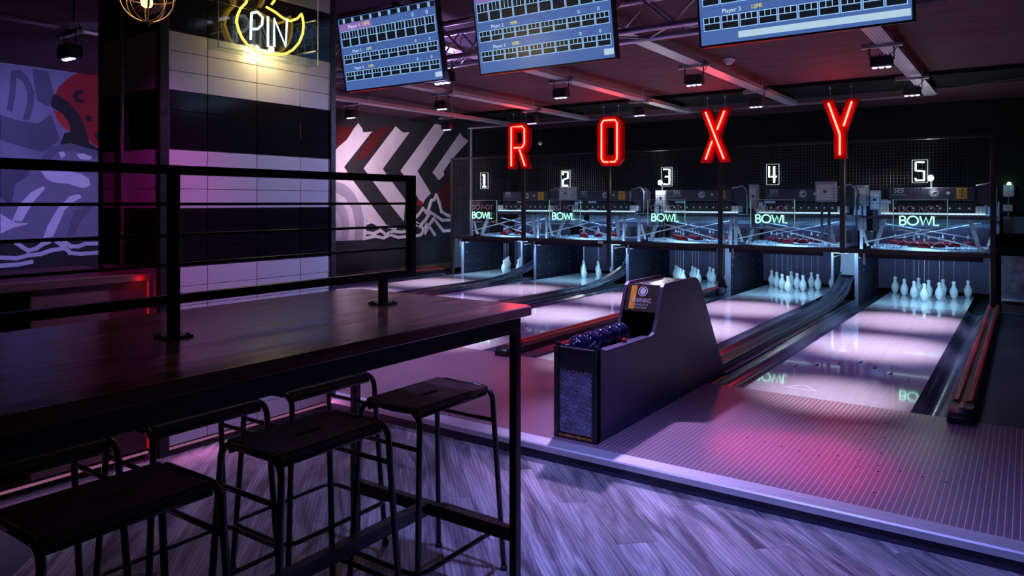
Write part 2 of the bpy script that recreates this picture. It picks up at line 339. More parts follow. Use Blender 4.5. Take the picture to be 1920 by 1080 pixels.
    def text(s, t, o, r, u, size, align='C'):
        vv, ff, w = TXT[t]; o, r, u = Vector(o), Vector(r), Vector(u)
        off = -w/2 if align == 'C' else (-w if align == 'R' else 0)
        return s.add([o + r*((x + off)*size) + u*(y*size) for x, y in vv], ff)
    def quad(s, o, r, u, x0, x1, y0, y1):
        o, r, u = Vector(o), Vector(r), Vector(u)
        return s.add([o + r*x0 + u*y0, o + r*x1 + u*y0, o + r*x1 + u*y1, o + r*x0 + u*y1], [(0, 1, 2, 3)])
    def mesh(s, name, mat, origin=(0, 0, 0)):
        me = bpy.data.meshes.new(name); ox, oy, oz = origin
        me.from_pydata([(x - ox, y - oy, z - oz) for x, y, z in s.v], [], s.f)
        me.polygons.foreach_set('use_smooth', s.sm); me.materials.append(MATS[mat]); me.update()
        return me

def put(name, mb, mat, parent=None, origin=(0, 0, 0), label=None):
    """one mesh object; vertices given in world (or the parent's) space, origin = where its own origin lies"""
    o = bpy.data.objects.new(name, mb.mesh(name, mat, origin)); COL.objects.link(o)
    if parent is not None: o.parent = parent
    if label: o['label'] = label
    return o
def thing(name, label, cat, loc, group=None, rotz=0.0):
    e = bpy.data.objects.new(name, None); COL.objects.link(e); e.location = loc; e.rotation_euler = (0, 0, rotz); e.empty_display_size = 0.1
    e['label'] = label; e['category'] = cat
    if group: e['group'] = group
    return e
def wpart(t, name, mb, mat, under=None, label=None):
    """part of thing t built in world coordinates"""
    return put(name, mb, mat, under or t, t.location, label)
def lpart(t, name, mb, mat, under=None, label=None):
    return put(name, mb, mat, under or t, (0, 0, 0), label)
def struct(name, mb, mat, label, cat, origin=(0, 0, 0), kind='structure'):
    o = bpy.data.objects.new(name, mb.mesh(name, mat, origin)); COL.objects.link(o); o.location = origin
    o['kind'] = kind; o['label'] = label; o['category'] = cat
    return o
def single(name, mb, mat, label, cat, origin, group=None):
    o = bpy.data.objects.new(name, mb.mesh(name, mat, origin)); COL.objects.link(o); o.location = origin; o['label'] = label; o['category'] = cat
    if group: o['group'] = group
    return o
def children(o): return [c for c in ALLCH.get(o.name, [])]
ALLCH = {}
def copy_tree(root, loc, label, rotz=None):
    r = root.copy(); COL.objects.link(r); r.location = loc; r['label'] = label
    if rotz is not None: r.rotation_euler = (0, 0, rotz)
    for ch in root.children:
        c = ch.copy(); COL.objects.link(c); c.parent = r
        for g in ch.children:
            d = g.copy(); COL.objects.link(d); d.parent = c
    return r
def arc(cx, cy, rx, ry, a0, a1, n=8):
    return [(cx + rx*math.cos(math.radians(a0 + (a1 - a0)*i/n)), cy + ry*math.sin(math.radians(a0 + (a1 - a0)*i/n))) for i in range(n + 1)]
XZ = lambda y: (lambda p, q, t: (p, t, q))       # prism profile in x,z extruded along y
fXZ = lambda p, q, t: (p, t, q)
fYZ = lambda p, q, t: (t, p, q)
fXY = lambda p, q, t: (p, q, t)

# ================================================================== THE SETTING
# lower floor: vinyl planks laid at 45 degrees, each a part
fl = struct('floor', MB().box(-9.6, 1.6, -2.5, 3.41, -0.05, -0.004), 'grout', 'grey oak vinyl plank floor below the bowling platform', 'floor')
PW, PLN = 0.18, 1.22
pm = MB().cbox(-PLN/2 + 0.0006, PLN/2 - 0.0006, -PW/2 + 0.0006, PW/2 - 0.0006, -0.006, 0.0, 0.0012).mesh('plank', 'floor_vinyl')
d1 = Vector((math.sqrt(.5), -math.sqrt(.5), 0)); d2 = Vector((math.sqrt(.5), math.sqrt(.5), 0)); npl = 0
for r in range(-8, 26):
    for c in range(-7, 8):
        p = d1*((c + (0.37*r) % 1.0)*PLN) + d2*(r*PW) + Vector((-1.4, 1.6, 0))
        ends = [p + d1*(sx*PLN/2) + d2*(sy*PW/2) for sx in (-1, 1) for sy in (-1, 1)]
        if min(e.y for e in ends) > 3.42 or p.y > 3.95 or p.y < -0.3 or p.x < -4.6 or p.x > 0.8: continue
        o = bpy.data.objects.new('plank', pm); COL.objects.link(o); o.parent = fl; o.location = p; o.rotation_euler = (0, 0, -PI/4); npl += 1
# platform: slab, boards, nosing, riser
pf = struct('platform', MB().box(-9.55, 1.6, 3.41, FOUL, 0.0, PL - 0.0012), 'approach_line', 'raised bowling approach of narrow dark boards with pale joints', 'platform')
BW = 0.0268
bm_ = MB().box(0.0017, BW - 0.0017, 3.50, FOUL, PL - 0.005, PL).mesh('board', 'approach_board', (0, 0, 0))
for k in range(300):
    o = bpy.data.objects.new('board', bm_); COL.objects.link(o); o.parent = pf; o.location = (0.03 - (k + 1)*BW, 0, 0)
rest = MB()
for k in list(range(300, 357)) + list(range(-58, 0)): rest.box(0.03 - (k + 1)*BW + 0.0017, 0.03 - k*BW - 0.0017, 3.50, FOUL, PL - 0.005, PL)
rs = put('board', rest, 'approach_board', pf); rs['kind'] = 'stuff'
dots = MB()
for cx, n_ in ((-1.0, 7), (-0.62, 7)):
    for k in range(n_): dots.box(cx + 0.10*k - 0.3, cx + 0.10*k - 0.29, 4.15 - 0.02*k, 4.16 - 0.02*k, PL, PL + 0.0006)
for k in range(5): dots.box(-0.80 + 0.03*k, -0.79 + 0.03*k, 4.9 - 0.3*k, 4.915 - 0.3*k, PL, PL + 0.0006); dots.box(-0.70 + 0.03*k, -0.69 + 0.03*k, 4.9 - 0.3*k, 4.915 - 0.3*k, PL, PL + 0.0006)
put('marker_dots', dots, 'arrow_dark', pf)
put('nosing', MB().prism([(3.385, 0.052), (3.385, PL - 0.004), (3.392, PL + 0.003), (3.50, PL + 0.003), (3.50, PL - 0.01), (3.40, PL - 0.012), (3.40, 0.052)], fYZ, -9.55, 1.6), 'aluminium', pf, label='pale metal nosing strip')
put('riser', MB().box(-9.55, 1.6, 3.398, 3.412, 0, 0.07), 'riser_paint', pf)
# ceiling, walls
ce = struct('ceiling', MB().box(-9.7, 1.7, -2.5, 13.6, CEIL, CEIL + 0.1), 'ceiling_paint', 'dark painted ceiling above the lanes', 'ceiling')
put('beam', MB().box(-9.5, 1.6, 10.2, 11.3, 2.95, CEIL), 'back_wall_paint', ce)
wl = struct('wall_left', MB().box(-9.72, -9.52, -2.5, 13.6, 0, CEIL), 'wall_paint', 'dark side wall painted with a mural of chevrons and graffiti', 'wall')
struct('wall_back', MB().box(-9.7, 1.7, 13.4, 13.6, 0, CEIL), 'back_wall_paint', 'black wall behind the pin machines', 'wall')
struct('wall_right', MB().box(1.6, 1.8, -2.5, 13.6, 0, CEIL), 'back_wall_paint', 'plain dark wall beyond the last lane', 'wall')
struct('wall_front', MB().box(-9.7, 1.7, -2.7, -2.5, 0, CEIL), 'back_wall_paint', 'plain dark wall behind the high table', 'wall')
struct('baseboard_left', MB().box(-9.52, -9.49, 5.2, 12.3, PL, PL + 0.12), 'skirting', 'brown skirting board under the chevron mural', 'baseboard')
# mural outlines on the left wall, (y, z) in metres
MURAL = [
    ('chevron','white',[(8.38,2.278),(8.904,2.792),(8.996,2.705),(9.021,2.642),(9.232,2.67),(8.58,2.017),(8.822,1.75),(9.623,0.972),(9.264,1.048),(9.097,1.099),(9.084,0.752),(8.38,0.764)]),
    ('chevron','white',[(9.03,2.009),(9.826,2.815),(10.013,2.716),(10.205,2.739),(9.495,2.017),(9.756,1.767),(10.085,1.458),(10.042,1.06),(9.664,1.392),(9.286,1.757)]),
    ('chevron','white',[(9.953,2.002),(10.942,2.98),(11.102,2.942),(11.265,2.884),(10.415,2.01),(10.805,1.585),(10.665,1.501),(10.527,1.346),(10.497,1.428),(10.201,1.759)]),
    ('chevron','white',[(10.848,1.999),(11.701,2.84),(11.761,2.768),(11.972,2.694),(11.831,2.586),(11.572,2.385),(11.37,2.224),(11.172,2.024),(11.204,1.961),(11.042,1.85)]),
    ('ring','greyp',[(8.38,1.767),(8.58,1.726),(8.785,1.593),(8.958,1.362),(9.034,1.128),(9.008,0.755),(8.809,0.763),(8.834,1.039),(8.76,1.298),(8.592,1.499),(8.38,1.588)]),
    ('ring','greyd',[(8.38,1.454),(8.52,1.409),(8.639,1.272),(8.7,1.043),(8.663,0.77),(8.52,0.776),(8.532,1.047),(8.473,1.21),(8.38,1.301)]),
    ('cloud','maroon',[(8.52,2.72),(8.822,2.718),(8.639,2.484),(8.45,2.354),(8.38,2.323),(8.38,2.663)]),
    ('cloud','maroon',[(9.264,2.679),(9.475,2.773),(9.692,2.811),(9.475,2.581),(9.187,2.258),(8.958,2.153),(8.809,2.127),(9.135,2.519)]),
    ('cloud','maroon',[(10.994,1.618),(11.237,1.781),(11.42,1.838),(11.42,1.246),(11.287,1.322),(11.123,1.238)]),
    ('dot','red',[(10.407,1.428),(10.482,1.459),(10.558,1.418),(10.543,1.357),(10.452,1.337),(10.392,1.377)]),
    ('mountain','black',[(9.097,1.089),(9.264,1.057),(9.623,0.962),(10.042,1.05),(10.333,1.165),(10.558,1.326),(10.68,1.222),(10.805,1.481),(10.946,1.586),(11.107,1.249),(11.42,1.171),(11.42,0.632),(9.084,0.733)]),
    ('panel','blueg',[(3.468,3.071),(3.795,3.094),(4.143,3.033),(4.56,3.015),(4.56,0.969),(3.468,0.988)]),
    ('blob','red',[(4.083,2.807),(4.191,2.924),(4.326,3.021),(4.56,3.096),(4.56,2.093),(4.451,2.152),(4.326,2.295),(4.252,2.438),(4.095,2.59),(4.024,2.672)]),
    ('spot','black',[(4.252,2.763),(4.313,2.797),(4.376,2.779),(4.338,2.748),(4.301,2.73),(4.313,2.679),(4.376,2.673),(4.351,2.631),(4.276,2.636),(4.24,2.697)]),
    ('spot','black',[(4.388,2.477),(4.426,2.501),(4.464,2.478),(4.451,2.424),(4.401,2.413),(4.382,2.437)]),
    ('spot','black',[(4.489,2.261),(4.528,2.304),(4.56,2.293),(4.56,2.186),(4.515,2.196)]),
    ('crescent','black',[(3.995,2.713),(4.071,2.703),(4.191,2.627),(4.313,2.49),(4.388,2.332),(4.426,2.151),(4.56,2.079),(4.56,1.945),(4.326,2.033),(4.095,2.116),(4.143,2.248),(4.215,2.273),(4.179,2.406),(4.071,2.511),(3.995,2.554)]),
    ('drop','redl',[(4.018,2.518),(4.113,2.489),(4.191,2.394),(4.215,2.279),(4.155,2.294),(4.071,2.396)]),
    ('arc','darkb',[(3.575,2.924),(3.662,2.949),(3.75,2.869),(3.817,2.71),(3.806,2.534),(3.761,2.367),(3.695,2.374),(3.739,2.558),(3.739,2.7),(3.695,2.818),(3.629,2.846),(3.618,2.636),(3.586,2.437),(3.532,2.474),(3.564,2.691)]),
    ('shade','darkb',[(3.795,2.981),(3.966,2.963),(4.024,2.716),(3.978,2.552),(3.851,2.601),(3.817,2.785)]),
    ('shade','darkb',[(3.468,2.407),(3.629,2.362),(3.851,2.338),(3.995,2.459),(4.095,2.167),(3.908,2.009),(3.684,2.058),(3.468,2.123)]),
    ('shade','darkb',[(3.468,1.864),(3.684,1.904),(3.823,1.848),(3.728,1.708),(3.618,1.625),(3.575,1.38),(3.468,1.471)]),
    ('streak','pale',[(3.88,1.788),(4.203,1.786),(4.338,1.764),(4.42,1.708),(4.445,1.629),(4.388,1.595),(4.326,1.594),(4.203,1.637),(4.024,1.653),(3.937,1.695)]),
    ('streak','pale',[(3.908,1.606),(3.931,1.581),(3.806,1.423),(3.684,1.195),(3.586,1.203),(3.651,1.38),(3.784,1.535)]),
    ('streak','pale',[(4.313,1.515),(4.338,1.476),(4.215,1.397),(4.143,1.314),(4.013,1.003),(3.908,0.995),(3.966,1.157),(4.071,1.347),(4.203,1.488)]),
    ('streak','pale',[(3.468,1.29),(3.543,1.228),(3.618,1.184),(3.761,1.168),(3.586,1.118),(3.468,1.061)]),
    ('highlight','pale',[(4.071,2.012),(4.131,2.034),(4.155,1.978),(4.107,1.943)]),
    ('highlight','pale',[(4.276,1.997),(4.388,2.029),(4.464,1.987),(4.438,1.94),(4.326,1.941)]),
    ('curve','mid',[(3.88,1.913),(3.995,2.078),(4.203,2.136),(4.56,2.046),(4.56,1.945),(4.264,2.049),(4.083,2.019),(3.954,1.892)]),
    ('curve','mid',[(4.264,1.313),(4.502,1.397),(4.326,1.181),(4.252,1.02),(4.179,1.01),(4.227,1.183)]),
    ('base','black',[(3.468,0.976),(4.56,0.962),(4.56,0.527),(3.468,0.589)]),
]
MURAL_LINES = [
    [(10.333,1.114),(10.437,1.184),(10.558,1.295),(10.68,1.191),(10.805,1.449),(10.883,1.47),(10.946,1.554),(11.026,1.429),(11.107,1.228),(11.254,1.162),(11.42,1.127)],
    [(10.333,1.003),(10.467,0.959),(10.634,1.078),(10.773,1.221),(10.931,1.146),(11.123,1.058),(11.42,1.063)],
    [(10.333,1.044),(10.527,0.937),(10.619,0.821),(10.742,0.972),(10.867,1.095),(10.994,0.987),(11.156,0.845),(11.42,0.848)],
    [(10.333,0.77),(10.497,0.795),(10.588,0.874),(10.665,0.985),(10.773,0.909),(10.899,0.78)],
    [(9.097,0.883),(9.264,0.858),(9.422,0.91),(9.556,0.829),(9.733,0.881),(9.942,0.864),(10.23,0.875)],
    [(9.097,0.789),(9.29,0.81),(9.502,0.773),(9.664,0.825),(9.872,0.768),(10.201,0.775)],
    [(9.11,1.051),(9.212,1.077),(9.343,1.017),(9.529,0.984),(9.802,0.937)],
    [(3.629,0.944),(3.695,0.892),(3.75,0.852),(3.829,0.873),(3.897,0.92),(3.966,0.948)],
    [(3.468,0.789),(3.629,0.773),(3.739,0.797),(3.88,0.807),(3.995,0.845),(4.113,0.858)],
    [(4.054,0.944),(4.131,0.883),(4.203,0.802),(4.326,0.782),(4.56,0.788)],
    [(4.131,0.941),(4.215,0.879),(4.301,0.875),(4.376,0.904),(4.56,0.902)],
    [(3.468,0.698),(3.629,0.699),(3.778,0.72)],
]
ord_ = {'blueg': 0.002, 'white': 0.002, 'greyp': 0.003, 'greyd': 0.003, 'mountain': 0.004}
zk = 0
for n_, c_, poly in MURAL:
    zk += 1
    t = 0.002 + 0.0005*zk
    put(n_ + '_paint', MB().prism(poly, fYZ, -9.521, -9.52 + t), 'paint_' + c_, wl)
for ln in MURAL_LINES:
    mb = MB()
    wd = 0.024 if ln[0][0] < 6 else 0.028
    for sk, (a, b) in enumerate(zip(ln[:-1], ln[1:])):
        dy, dz = b[0] - a[0], b[1] - a[1]; L = math.hypot(dy, dz) or 1; ny, nz = -dz/L*wd, dy/L*wd; ey, ez = dy/L*wd*0.9, dz/L*wd*0.9
        mb.prism([(a[0] + ny - ey, a[1] + nz - ez), (a[0] - ny - ey, a[1] - nz - ez), (b[0] - ny + ey, b[1] - nz + ez), (b[0] + ny + ey, b[1] + nz + ez)], fYZ, -9.521, -9.498 + 0.0006*sk)
    put('line_paint', mb, 'paint_line', wl)

# ================================================================== TILED PILLAR
PX, PY0, PY1, PXL = -3.92, 2.20, 3.45, -4.60
pil = struct('pillar', MB().box(PXL + 0.012, PX - 0.012, PY0 + 0.012, PY1 - 0.01, 0, CEIL), 'grout', 'square pillar clad in bands of white and black glossy tiles', 'pillar', (PX - 0.3, PY0 + 0.6, 0))
porig = pil.location.copy()
RH = 0.1108
def tile_mesh(w, mat, face):
    g = 0.0016
    if face == 'x': return MB().cbox(-0.011, 0.0, g, w - g, g, RH - g, 0.0016).mesh('tile', mat)
    return MB().cbox(g, w - g, 0.0, 0.011, g, RH - g, 0.0016).mesh('tile', mat)
tcache = {}
def tile(face, a, w, k):
    band = ((k) // 3) % 2
    mat = 'tile_white' if band == 0 else 'tile_black'
    key = (face, round(w, 3), mat)
    if key not in tcache: tcache[key] = tile_mesh(w, mat, face)
    o = bpy.data.objects.new('tile', tcache[key]); COL.objects.link(o); o.parent = pil
    loc = Vector((PX, a, 0.05 + k*RH)) if face == 'x' else Vector((a, PY0, 0.05 + k*RH))
    o.location = loc - porig
ycuts = [2.252, 2.486, 2.823, 3.155, 3.410]; xcuts = [-4.555, -4.293, -3.952]
for k in range(26):
    for a, b in zip(ycuts[:-1], ycuts[1:]): tile('x', a, b - a, k)
    for a, b in zip(xcuts[:-1], xcuts[1:]): tile('y', a, b - a, k)
for (x0, x1, y0, y1) in ((-3.952, PX + 0.006, PY0 - 0.006, 2.252), (PX - 0.03, PX + 0.006, 3.410, 3.456), (PXL - 0.003, -4.555, PY0 - 0.006, 2.25)):
    o = put('corner_trim', MB().cbox(x0, x1, y0, y1, 0.0, CEIL, 0.004), 'black_steel', pil, porig)
put('skirting', MB().box(PX - 0.02, PX + 0.004, 2.25, 3.41, 0.0, 0.05), 'black_steel', pil, porig)
put('conduit', MB().tube([(-4.30, PY0 - 0.014, 1.04), (-4.30, PY0 - 0.014, CEIL)], 0.012, 8), 'galvanised', pil, porig)
put('led_strip', MB().box(PX + 0.003, PX + 0.012, 2.25, 3.43, 0.035, 0.047), 'led_pink', pil, porig, label='glowing pink strip light at the foot')

# ================================================================== LANES
NUMW = ['one', 'two', 'three', 'four', 'five']
for i, x in enumerate(LC):
    t = thing('bowling_lane', 'polished pale wooden bowling lane %s, running under the lit numeral %d' % (NUMW[i], i + 1), 'bowling lane', (x, FOUL, 0), 'bowling lanes')
    wpart(t, 'lane_bed', MB().box(x - HW, x + HW, FOUL, DECK, 0.0, PL), 'lane_wood')
    wpart(t, 'pin_deck', MB().box(x - HW, x + HW, DECK, 12.22, 0.0, PL), 'deck_wood', label='blue-lit pin deck')
    wpart(t, 'edge_strip', MB().box(x - HW - 0.004, x - HW, FOUL, 12.22, 0.02, PL + 0.001), 'black_plastic')
    wpart(t, 'edge_strip', MB().box(x + HW, x + HW + 0.004, FOUL, 12.22, 0.02, PL + 0.001), 'black_plastic')
    for k in range(-3, 4):
        ax = x + k*0.135; ay = 6.68 - abs(k)*0.155
        wpart(t, 'arrow', MB().prism([(ax - 0.016, ay - 0.07), (ax + 0.016, ay - 0.07), (ax, ay + 0.07)], fXY, PL, PL + 0.0006), 'arrow_dark')
    pr_ = MB()
    for (a, b) in (((-0.30, 5.46), (-0.08, 5.46)), ((-0.08, 5.46), (-0.19, 5.60)), ((-0.19, 5.60), (-0.30, 5.46))):
        dx, dy = b[0] - a[0], b[1] - a[1]; L = math.hypot(dx, dy); nx, ny = -dy/L*0.006, dx/L*0.006
        pr_.prism([(x + a[0] + nx, a[1] + ny), (x + a[0] - nx, a[1] - ny), (x + b[0] - nx, b[1] - ny), (x + b[0] + nx, b[1] + ny)], fXY, PL, PL + 0.0005)
    wpart(t, 'lane_print', pr_, 'lane_print')
    # dark joint strip where the deck begins
    wpart(t, 'deck_joint', MB().box(x - HW, x + HW, DECK - 0.004, DECK + 0.004, PL - 0.01, PL + 0.0005), 'arrow_dark')

def gutter_mb(x0, x1, y0, y1, z=PL, depth=0.055, n=8):
    rows = []
    prof = [(x0, z)] + [(x0 + 0.008 + (x1 - x0 - 0.016)*j/n, z - 0.004 - depth*math.sin(PI*j/n)**0.8) for j in range(n + 1)] + [(x1, z)]
    mb = MB(); mb.sheet([[(a, y, b) for a, b in prof] for y in (y0, y1)])
    low = [(x1, 0.005), (x0, 0.005)]
    mb.prism([(x0, 0.004), (x1, 0.004), (x1, z - depth - 0.012), (x0, z - depth - 0.012)], fXZ, y0, y1)
    return mb
def track(i, tc, label, ys=FOUL):
    """ball return track between lane i and lane i+1 with the lift ramp at its far end"""
    a, b = LC[i] + HW + 0.004, LC[i + 1] - HW - 0.004
    t = thing('ball_track', label, 'ball track', (tc, FOUL, 0), 'ball return tracks between lanes')
    l0, l1 = tc - 0.115, tc + 0.115
    ga, gb = min(a + 0.235, l0 - 0.004), max(b - 0.235, l1 + 0.004)
    wpart(t, 'gutter', gutter_mb(a, ga, FOUL, DECK + 0.1), 'gutter_plastic')
    wpart(t, 'gutter', gutter_mb(gb, b, FOUL, DECK + 0.1), 'gutter_plastic')
    body = MB().box(ga, gb, ys, DECK + 0.25, 0.0, PL + 0.012)
    wpart(t, 'housing', body, 'black_plastic')
    # the trough: level, then rising towards the machine
    path = [(ys, PL + 0.03)] + [(y, PL + 0.03) for y in (7.0, 8.6, 9.2)] + [(9.2 + 0.25*k, PL + 0.03 + 0.30*(k/8)**2.6) for k in range(1, 9)]
    prof = [(-0.112, -0.018), (-0.112, 0.032), (-0.098, 0.036), (-0.085, 0.030), (-0.06, 0.008), (-0.018, 0.0), (-0.008, 0.010), (0.008, 0.010), (0.018, 0.0), (0.06, 0.008), (0.085, 0.030), (0.098, 0.036), (0.112, 0.032), (0.112, -0.018)]
    rows = [[(tc + px, y, z + pz) for px, pz in prof] for y, z in path]
    mb = MB().sheet(rows)
    mb.sheet([[(tc - 0.112, y, z - 0.018), (tc + 0.112, y, z - 0.018)] for y, z in path], False)
    wpart(t, 'trough', mb, 'track_plastic')
    # pale deflector plate above the ramp, curling forward at its lower end
    cur = [(11.22, 0.735), (11.22, 0.60), (11.215, 0.52), (11.19, 0.46), (11.14, 0.42), (11.08, 0.405)]
    mb = MB()
    mb.sheet([[(tc - 0.105, y, z), (tc + 0.105, y, z)] for y, z in cur]); mb.sheet([[(tc - 0.105, y + 0.008, z), (tc + 0.105, y + 0.008, z)] for y, z in cur])
    wpart(t, 'deflector', mb, 'deflector', label='pale deflector plate above the ramp')
    wpart(t, 'deflector_rim', MB().tube([(tc - 0.107, y - 0.002, z) for y, z in cur] + [(tc + 0.107, y - 0.002, z) for y, z in reversed(cur)], 0.005, 6), 'machine_white')
    wpart(t, 'added_ramp_light', MB().box(tc - 0.10, tc + 0.10, 10.56, 10.585, 0.728, 0.742), 'glow_bar', label='added blue strip that brightens the ramp plate')  # strip light added to brighten the deflector plate
    area('added_ramp_beam', (tc, 10.575, 0.722), (tc, 11.2, 0.50), 3.2, (0.32, 0.60, 1.0), 0.18, 0.03)  # beam of the added strip
    wpart(t, 'strut', MB().box(tc - 0.10, tc - 0.07, 10.9, 10.94, PL, 0.28), 'black_steel'); wpart(t, 'strut', MB().box(tc + 0.07, tc + 0.10, 10.9, 10.94, PL, 0.28), 'black_steel')
    wpart(t, 'cap_edge', MB().tube([(gb + 0.004, ys + 0.02, PL + 0.014), (gb + 0.004, DECK + 0.2, PL + 0.014)], 0.005, 6), 'kick_edge')
    return t
track(0, -7.20, 'black ball return track and ramp between lanes one and two')
track(1, -5.42, 'black ball return track and ramp between lanes two and three')
track(3, -2.06, 'black ball return track and ramp behind the ball rack, between lanes four and five', 5.592)
def divider(x0, x1, ga, gb, label):
    """raised divider with red rails; ga, gb = gutter spans"""
    xc = (x0 + x1)/2
    t = thing('lane_divider', label, 'lane divider', (xc, FOUL, 0), 'lane dividers with red rails')
    for g in (ga, gb):
        if g: wpart(t, 'gutter', gutter_mb(g[0], g[1], FOUL, DECK + 0.1), 'gutter_plastic')
    y0, y1 = FOUL - 0.10, 10.62; h = PL + 0.075
    wpart(t, 'housing', MB().prism([(x0, 0.0), (x1, 0.0), (x1, h - 0.02), (x1 - 0.015, h), (x0 + 0.015, h), (x0, h - 0.02)], fXZ, y0 + 0.09, y1), 'black_plastic')
    rows = []
    for k in range(7):
        a = PI/2*k/6; s_ = math.sin(a); c_ = math.cos(a)
        yy = y0 + 0.09 - 0.11*math.cos(a) ; hh = (h - PL)*(0.45 + 0.55*s_); wv = (x1 - x0)/2*(0.82 + 0.18*s_)
        rows.append([(xc - wv, yy, PL - 0.0), (xc - wv, yy, PL + hh*0.7), (xc - wv*0.8, yy, PL + hh), (xc + wv*0.8, yy, PL + hh), (xc + wv, yy, PL + hh*0.7), (xc + wv, yy, PL - 0.0)])
    mb = MB().sheet(rows); mb.add(rows[0], [(0, 1, 2, 3, 4, 5)])
    wpart(t, 'end_cap', mb, 'black_plastic', label='rounded black nose')
    wpart(t, 'trim_clip', MB().box(xc - 0.012, xc + 0.012, y0 + 0.07, y0 + 0.22, h, h + 0.006), 'red_rail')
    for s_ in (-1, 1):
        xx = xc + s_*(x1 - x0)*0.24
        wpart(t, 'red_rail', MB().prism([(xx - 0.022, h - 0.004), (xx + 0.022, h - 0.004), (xx + 0.020, h + 0.008), (xx + 0.010, h + 0.014), (xx - 0.010, h + 0.014), (xx - 0.020, h + 0.008)], fXZ, y0 + 0.25, y1), 'red_rail', label='red rail')
    return t
dv = divider(-3.80, -3.65, (-4.009, -3.80), (-3.65, -3.441), 'red-railed divider between lanes three and four')
wpart(dv, 'end_block', MB().cbox(-3.648, -3.60, 10.28, 10.60, PL, PL + 0.10, 0.008), 'machine_navy')
wpart(dv, 'lane_mark', MB().text('0', (-3.598, 10.44, PL + 0.025), (0, 1, 0), (0, 0, 1), 0.085), 'label_white', label='white figure 0')
divider(-0.405, -0.255, (-0.604, -0.405), None, 'red-railed divider with rounded nose beside lane five')
divider(-9.16, -9.02, None, (-9.02, -8.631), 'red-railed divider along the mural wall beside lane one')
# floor beside the last lane and its far panel
sf = struct('trim_1', MB().box(-0.255, 1.6, FOUL, 10.75, 0.0, PL - 0.004), 'side_floor', 'dark floor strip beside the last red-railed divider', 'floor')
struct('trim_2', MB().box(-0.26, 1.6, 10.75, 10.80, 0.0, PL + 0.13), 'skirting', 'brown skirting under the tread plate panel', 'trim')
struct('trim_3', MB().box(-0.26, 1.6, 10.735, 10.76, PL + 0.13, PL + 0.15), 'aluminium', 'pale strip above the brown skirting', 'trim')
t = thing('tread_panel', 'low wall of dark tread plate past the last mesh post', 'panel', (0.6, 10.78, 0.2), None)
wpart(t, 'plate', MB().box(-0.26, 1.6, 10.76, 10.80, PL + 0.15, 0.76), 'tread_plate')
lg = MB()
for r in range(28):
    for c in range(46):
        cx, cz = -0.24 + c*0.040 + (0.02 if r % 2 else 0), 0.25 + r*0.0182; s_ = 1 if (r + c) % 2 else -1
        lg.obb((cx - 0.007, 10.758, cz - 0.007*s_), (cx + 0.007, 10.758, cz + 0.007*s_), 0.006, 0.004, (0, 1, 0))
o = wpart(t, 'tread_lug', lg, 'tread_plate'); o['kind'] = 'stuff'
wpart(t, 'rivet', MB().lathe([(0, 0.004), (0.008, 0), ], (-0.17, 10.755, 0.66), 8), 'aluminium')
# base below the gutters so nothing is open underneath
struct('platform_base', MB().box(-9.55, -0.26, FOUL, 13.4, -0.03, 0.003), 'black_matt', 'black base under the lanes and gutters', 'floor')

# ================================================================== PIT: side panels, cushions, pins
def kick(x0, x1, label):
    t = thing('pit_side_panel', label, 'panel', ((x0 + x1)/2, 10.74, 0), 'side panels of the pin pits')
    wpart(t, 'panel', MB().box(x0, x1, 10.75, 12.5, 0.0, 0.745), 'kick_panel')
    wpart(t, 'front_edge', MB().box(x0 - 0.004, x1 + 0.004, 10.735, 10.752, 0.01, 0.745), 'kick_edge', label='pale front edge')
    for k in range(4):
        for j in range(5):
            yy, zz = 10.85 + 0.34*j, 0.14 + 0.17*k
            mb = MB().prism([(yy + 0.008*math.cos(a*PI/3), zz + 0.008*math.sin(a*PI/3)) for a in range(6)], fYZ, x1, x1 + 0.003)
            wpart(t, 'rivet', mb, 'kick_edge')
    wpart(t, 'wear_strip', MB().box(x1, x1 + 0.004, 10.80, 11.35, 0.66, 0.672), 'machine_white')
    return t
kick(-8.70, -8.66, 'dark riveted pit side panel along the outer edge of lane one')
kick(-7.345, -7.325, 'pit side panel on the far side of the ramp between lanes one and two')
kick(-7.07, -7.04, 'dark riveted side panel right beside the pins of lane two, by the ramp')
kick(-5.555, -5.535, 'pit side panel on the far side of the ramp between lanes two and three')
kick(-5.29, -5.26, 'dark riveted side panel right beside the pins of lane three, by the ramp')
kick(-3.67, -3.60, 'thick pit side panel above the red divider of lanes three and four')
kick(-2.195, -2.175, 'pit side panel on the far side of the ramp between lanes four and five')
kick(-1.90, -1.865, 'dark side panel right beside the pins of lane five, by the ramp')
kick(-0.375, -0.335, 'pit side panel at the outer edge of lane five')
spans = [(-8.66, -7.345), (-7.04, -5.555), (-5.26, -3.67), (-3.60, -2.195), (-1.865, -0.375)]
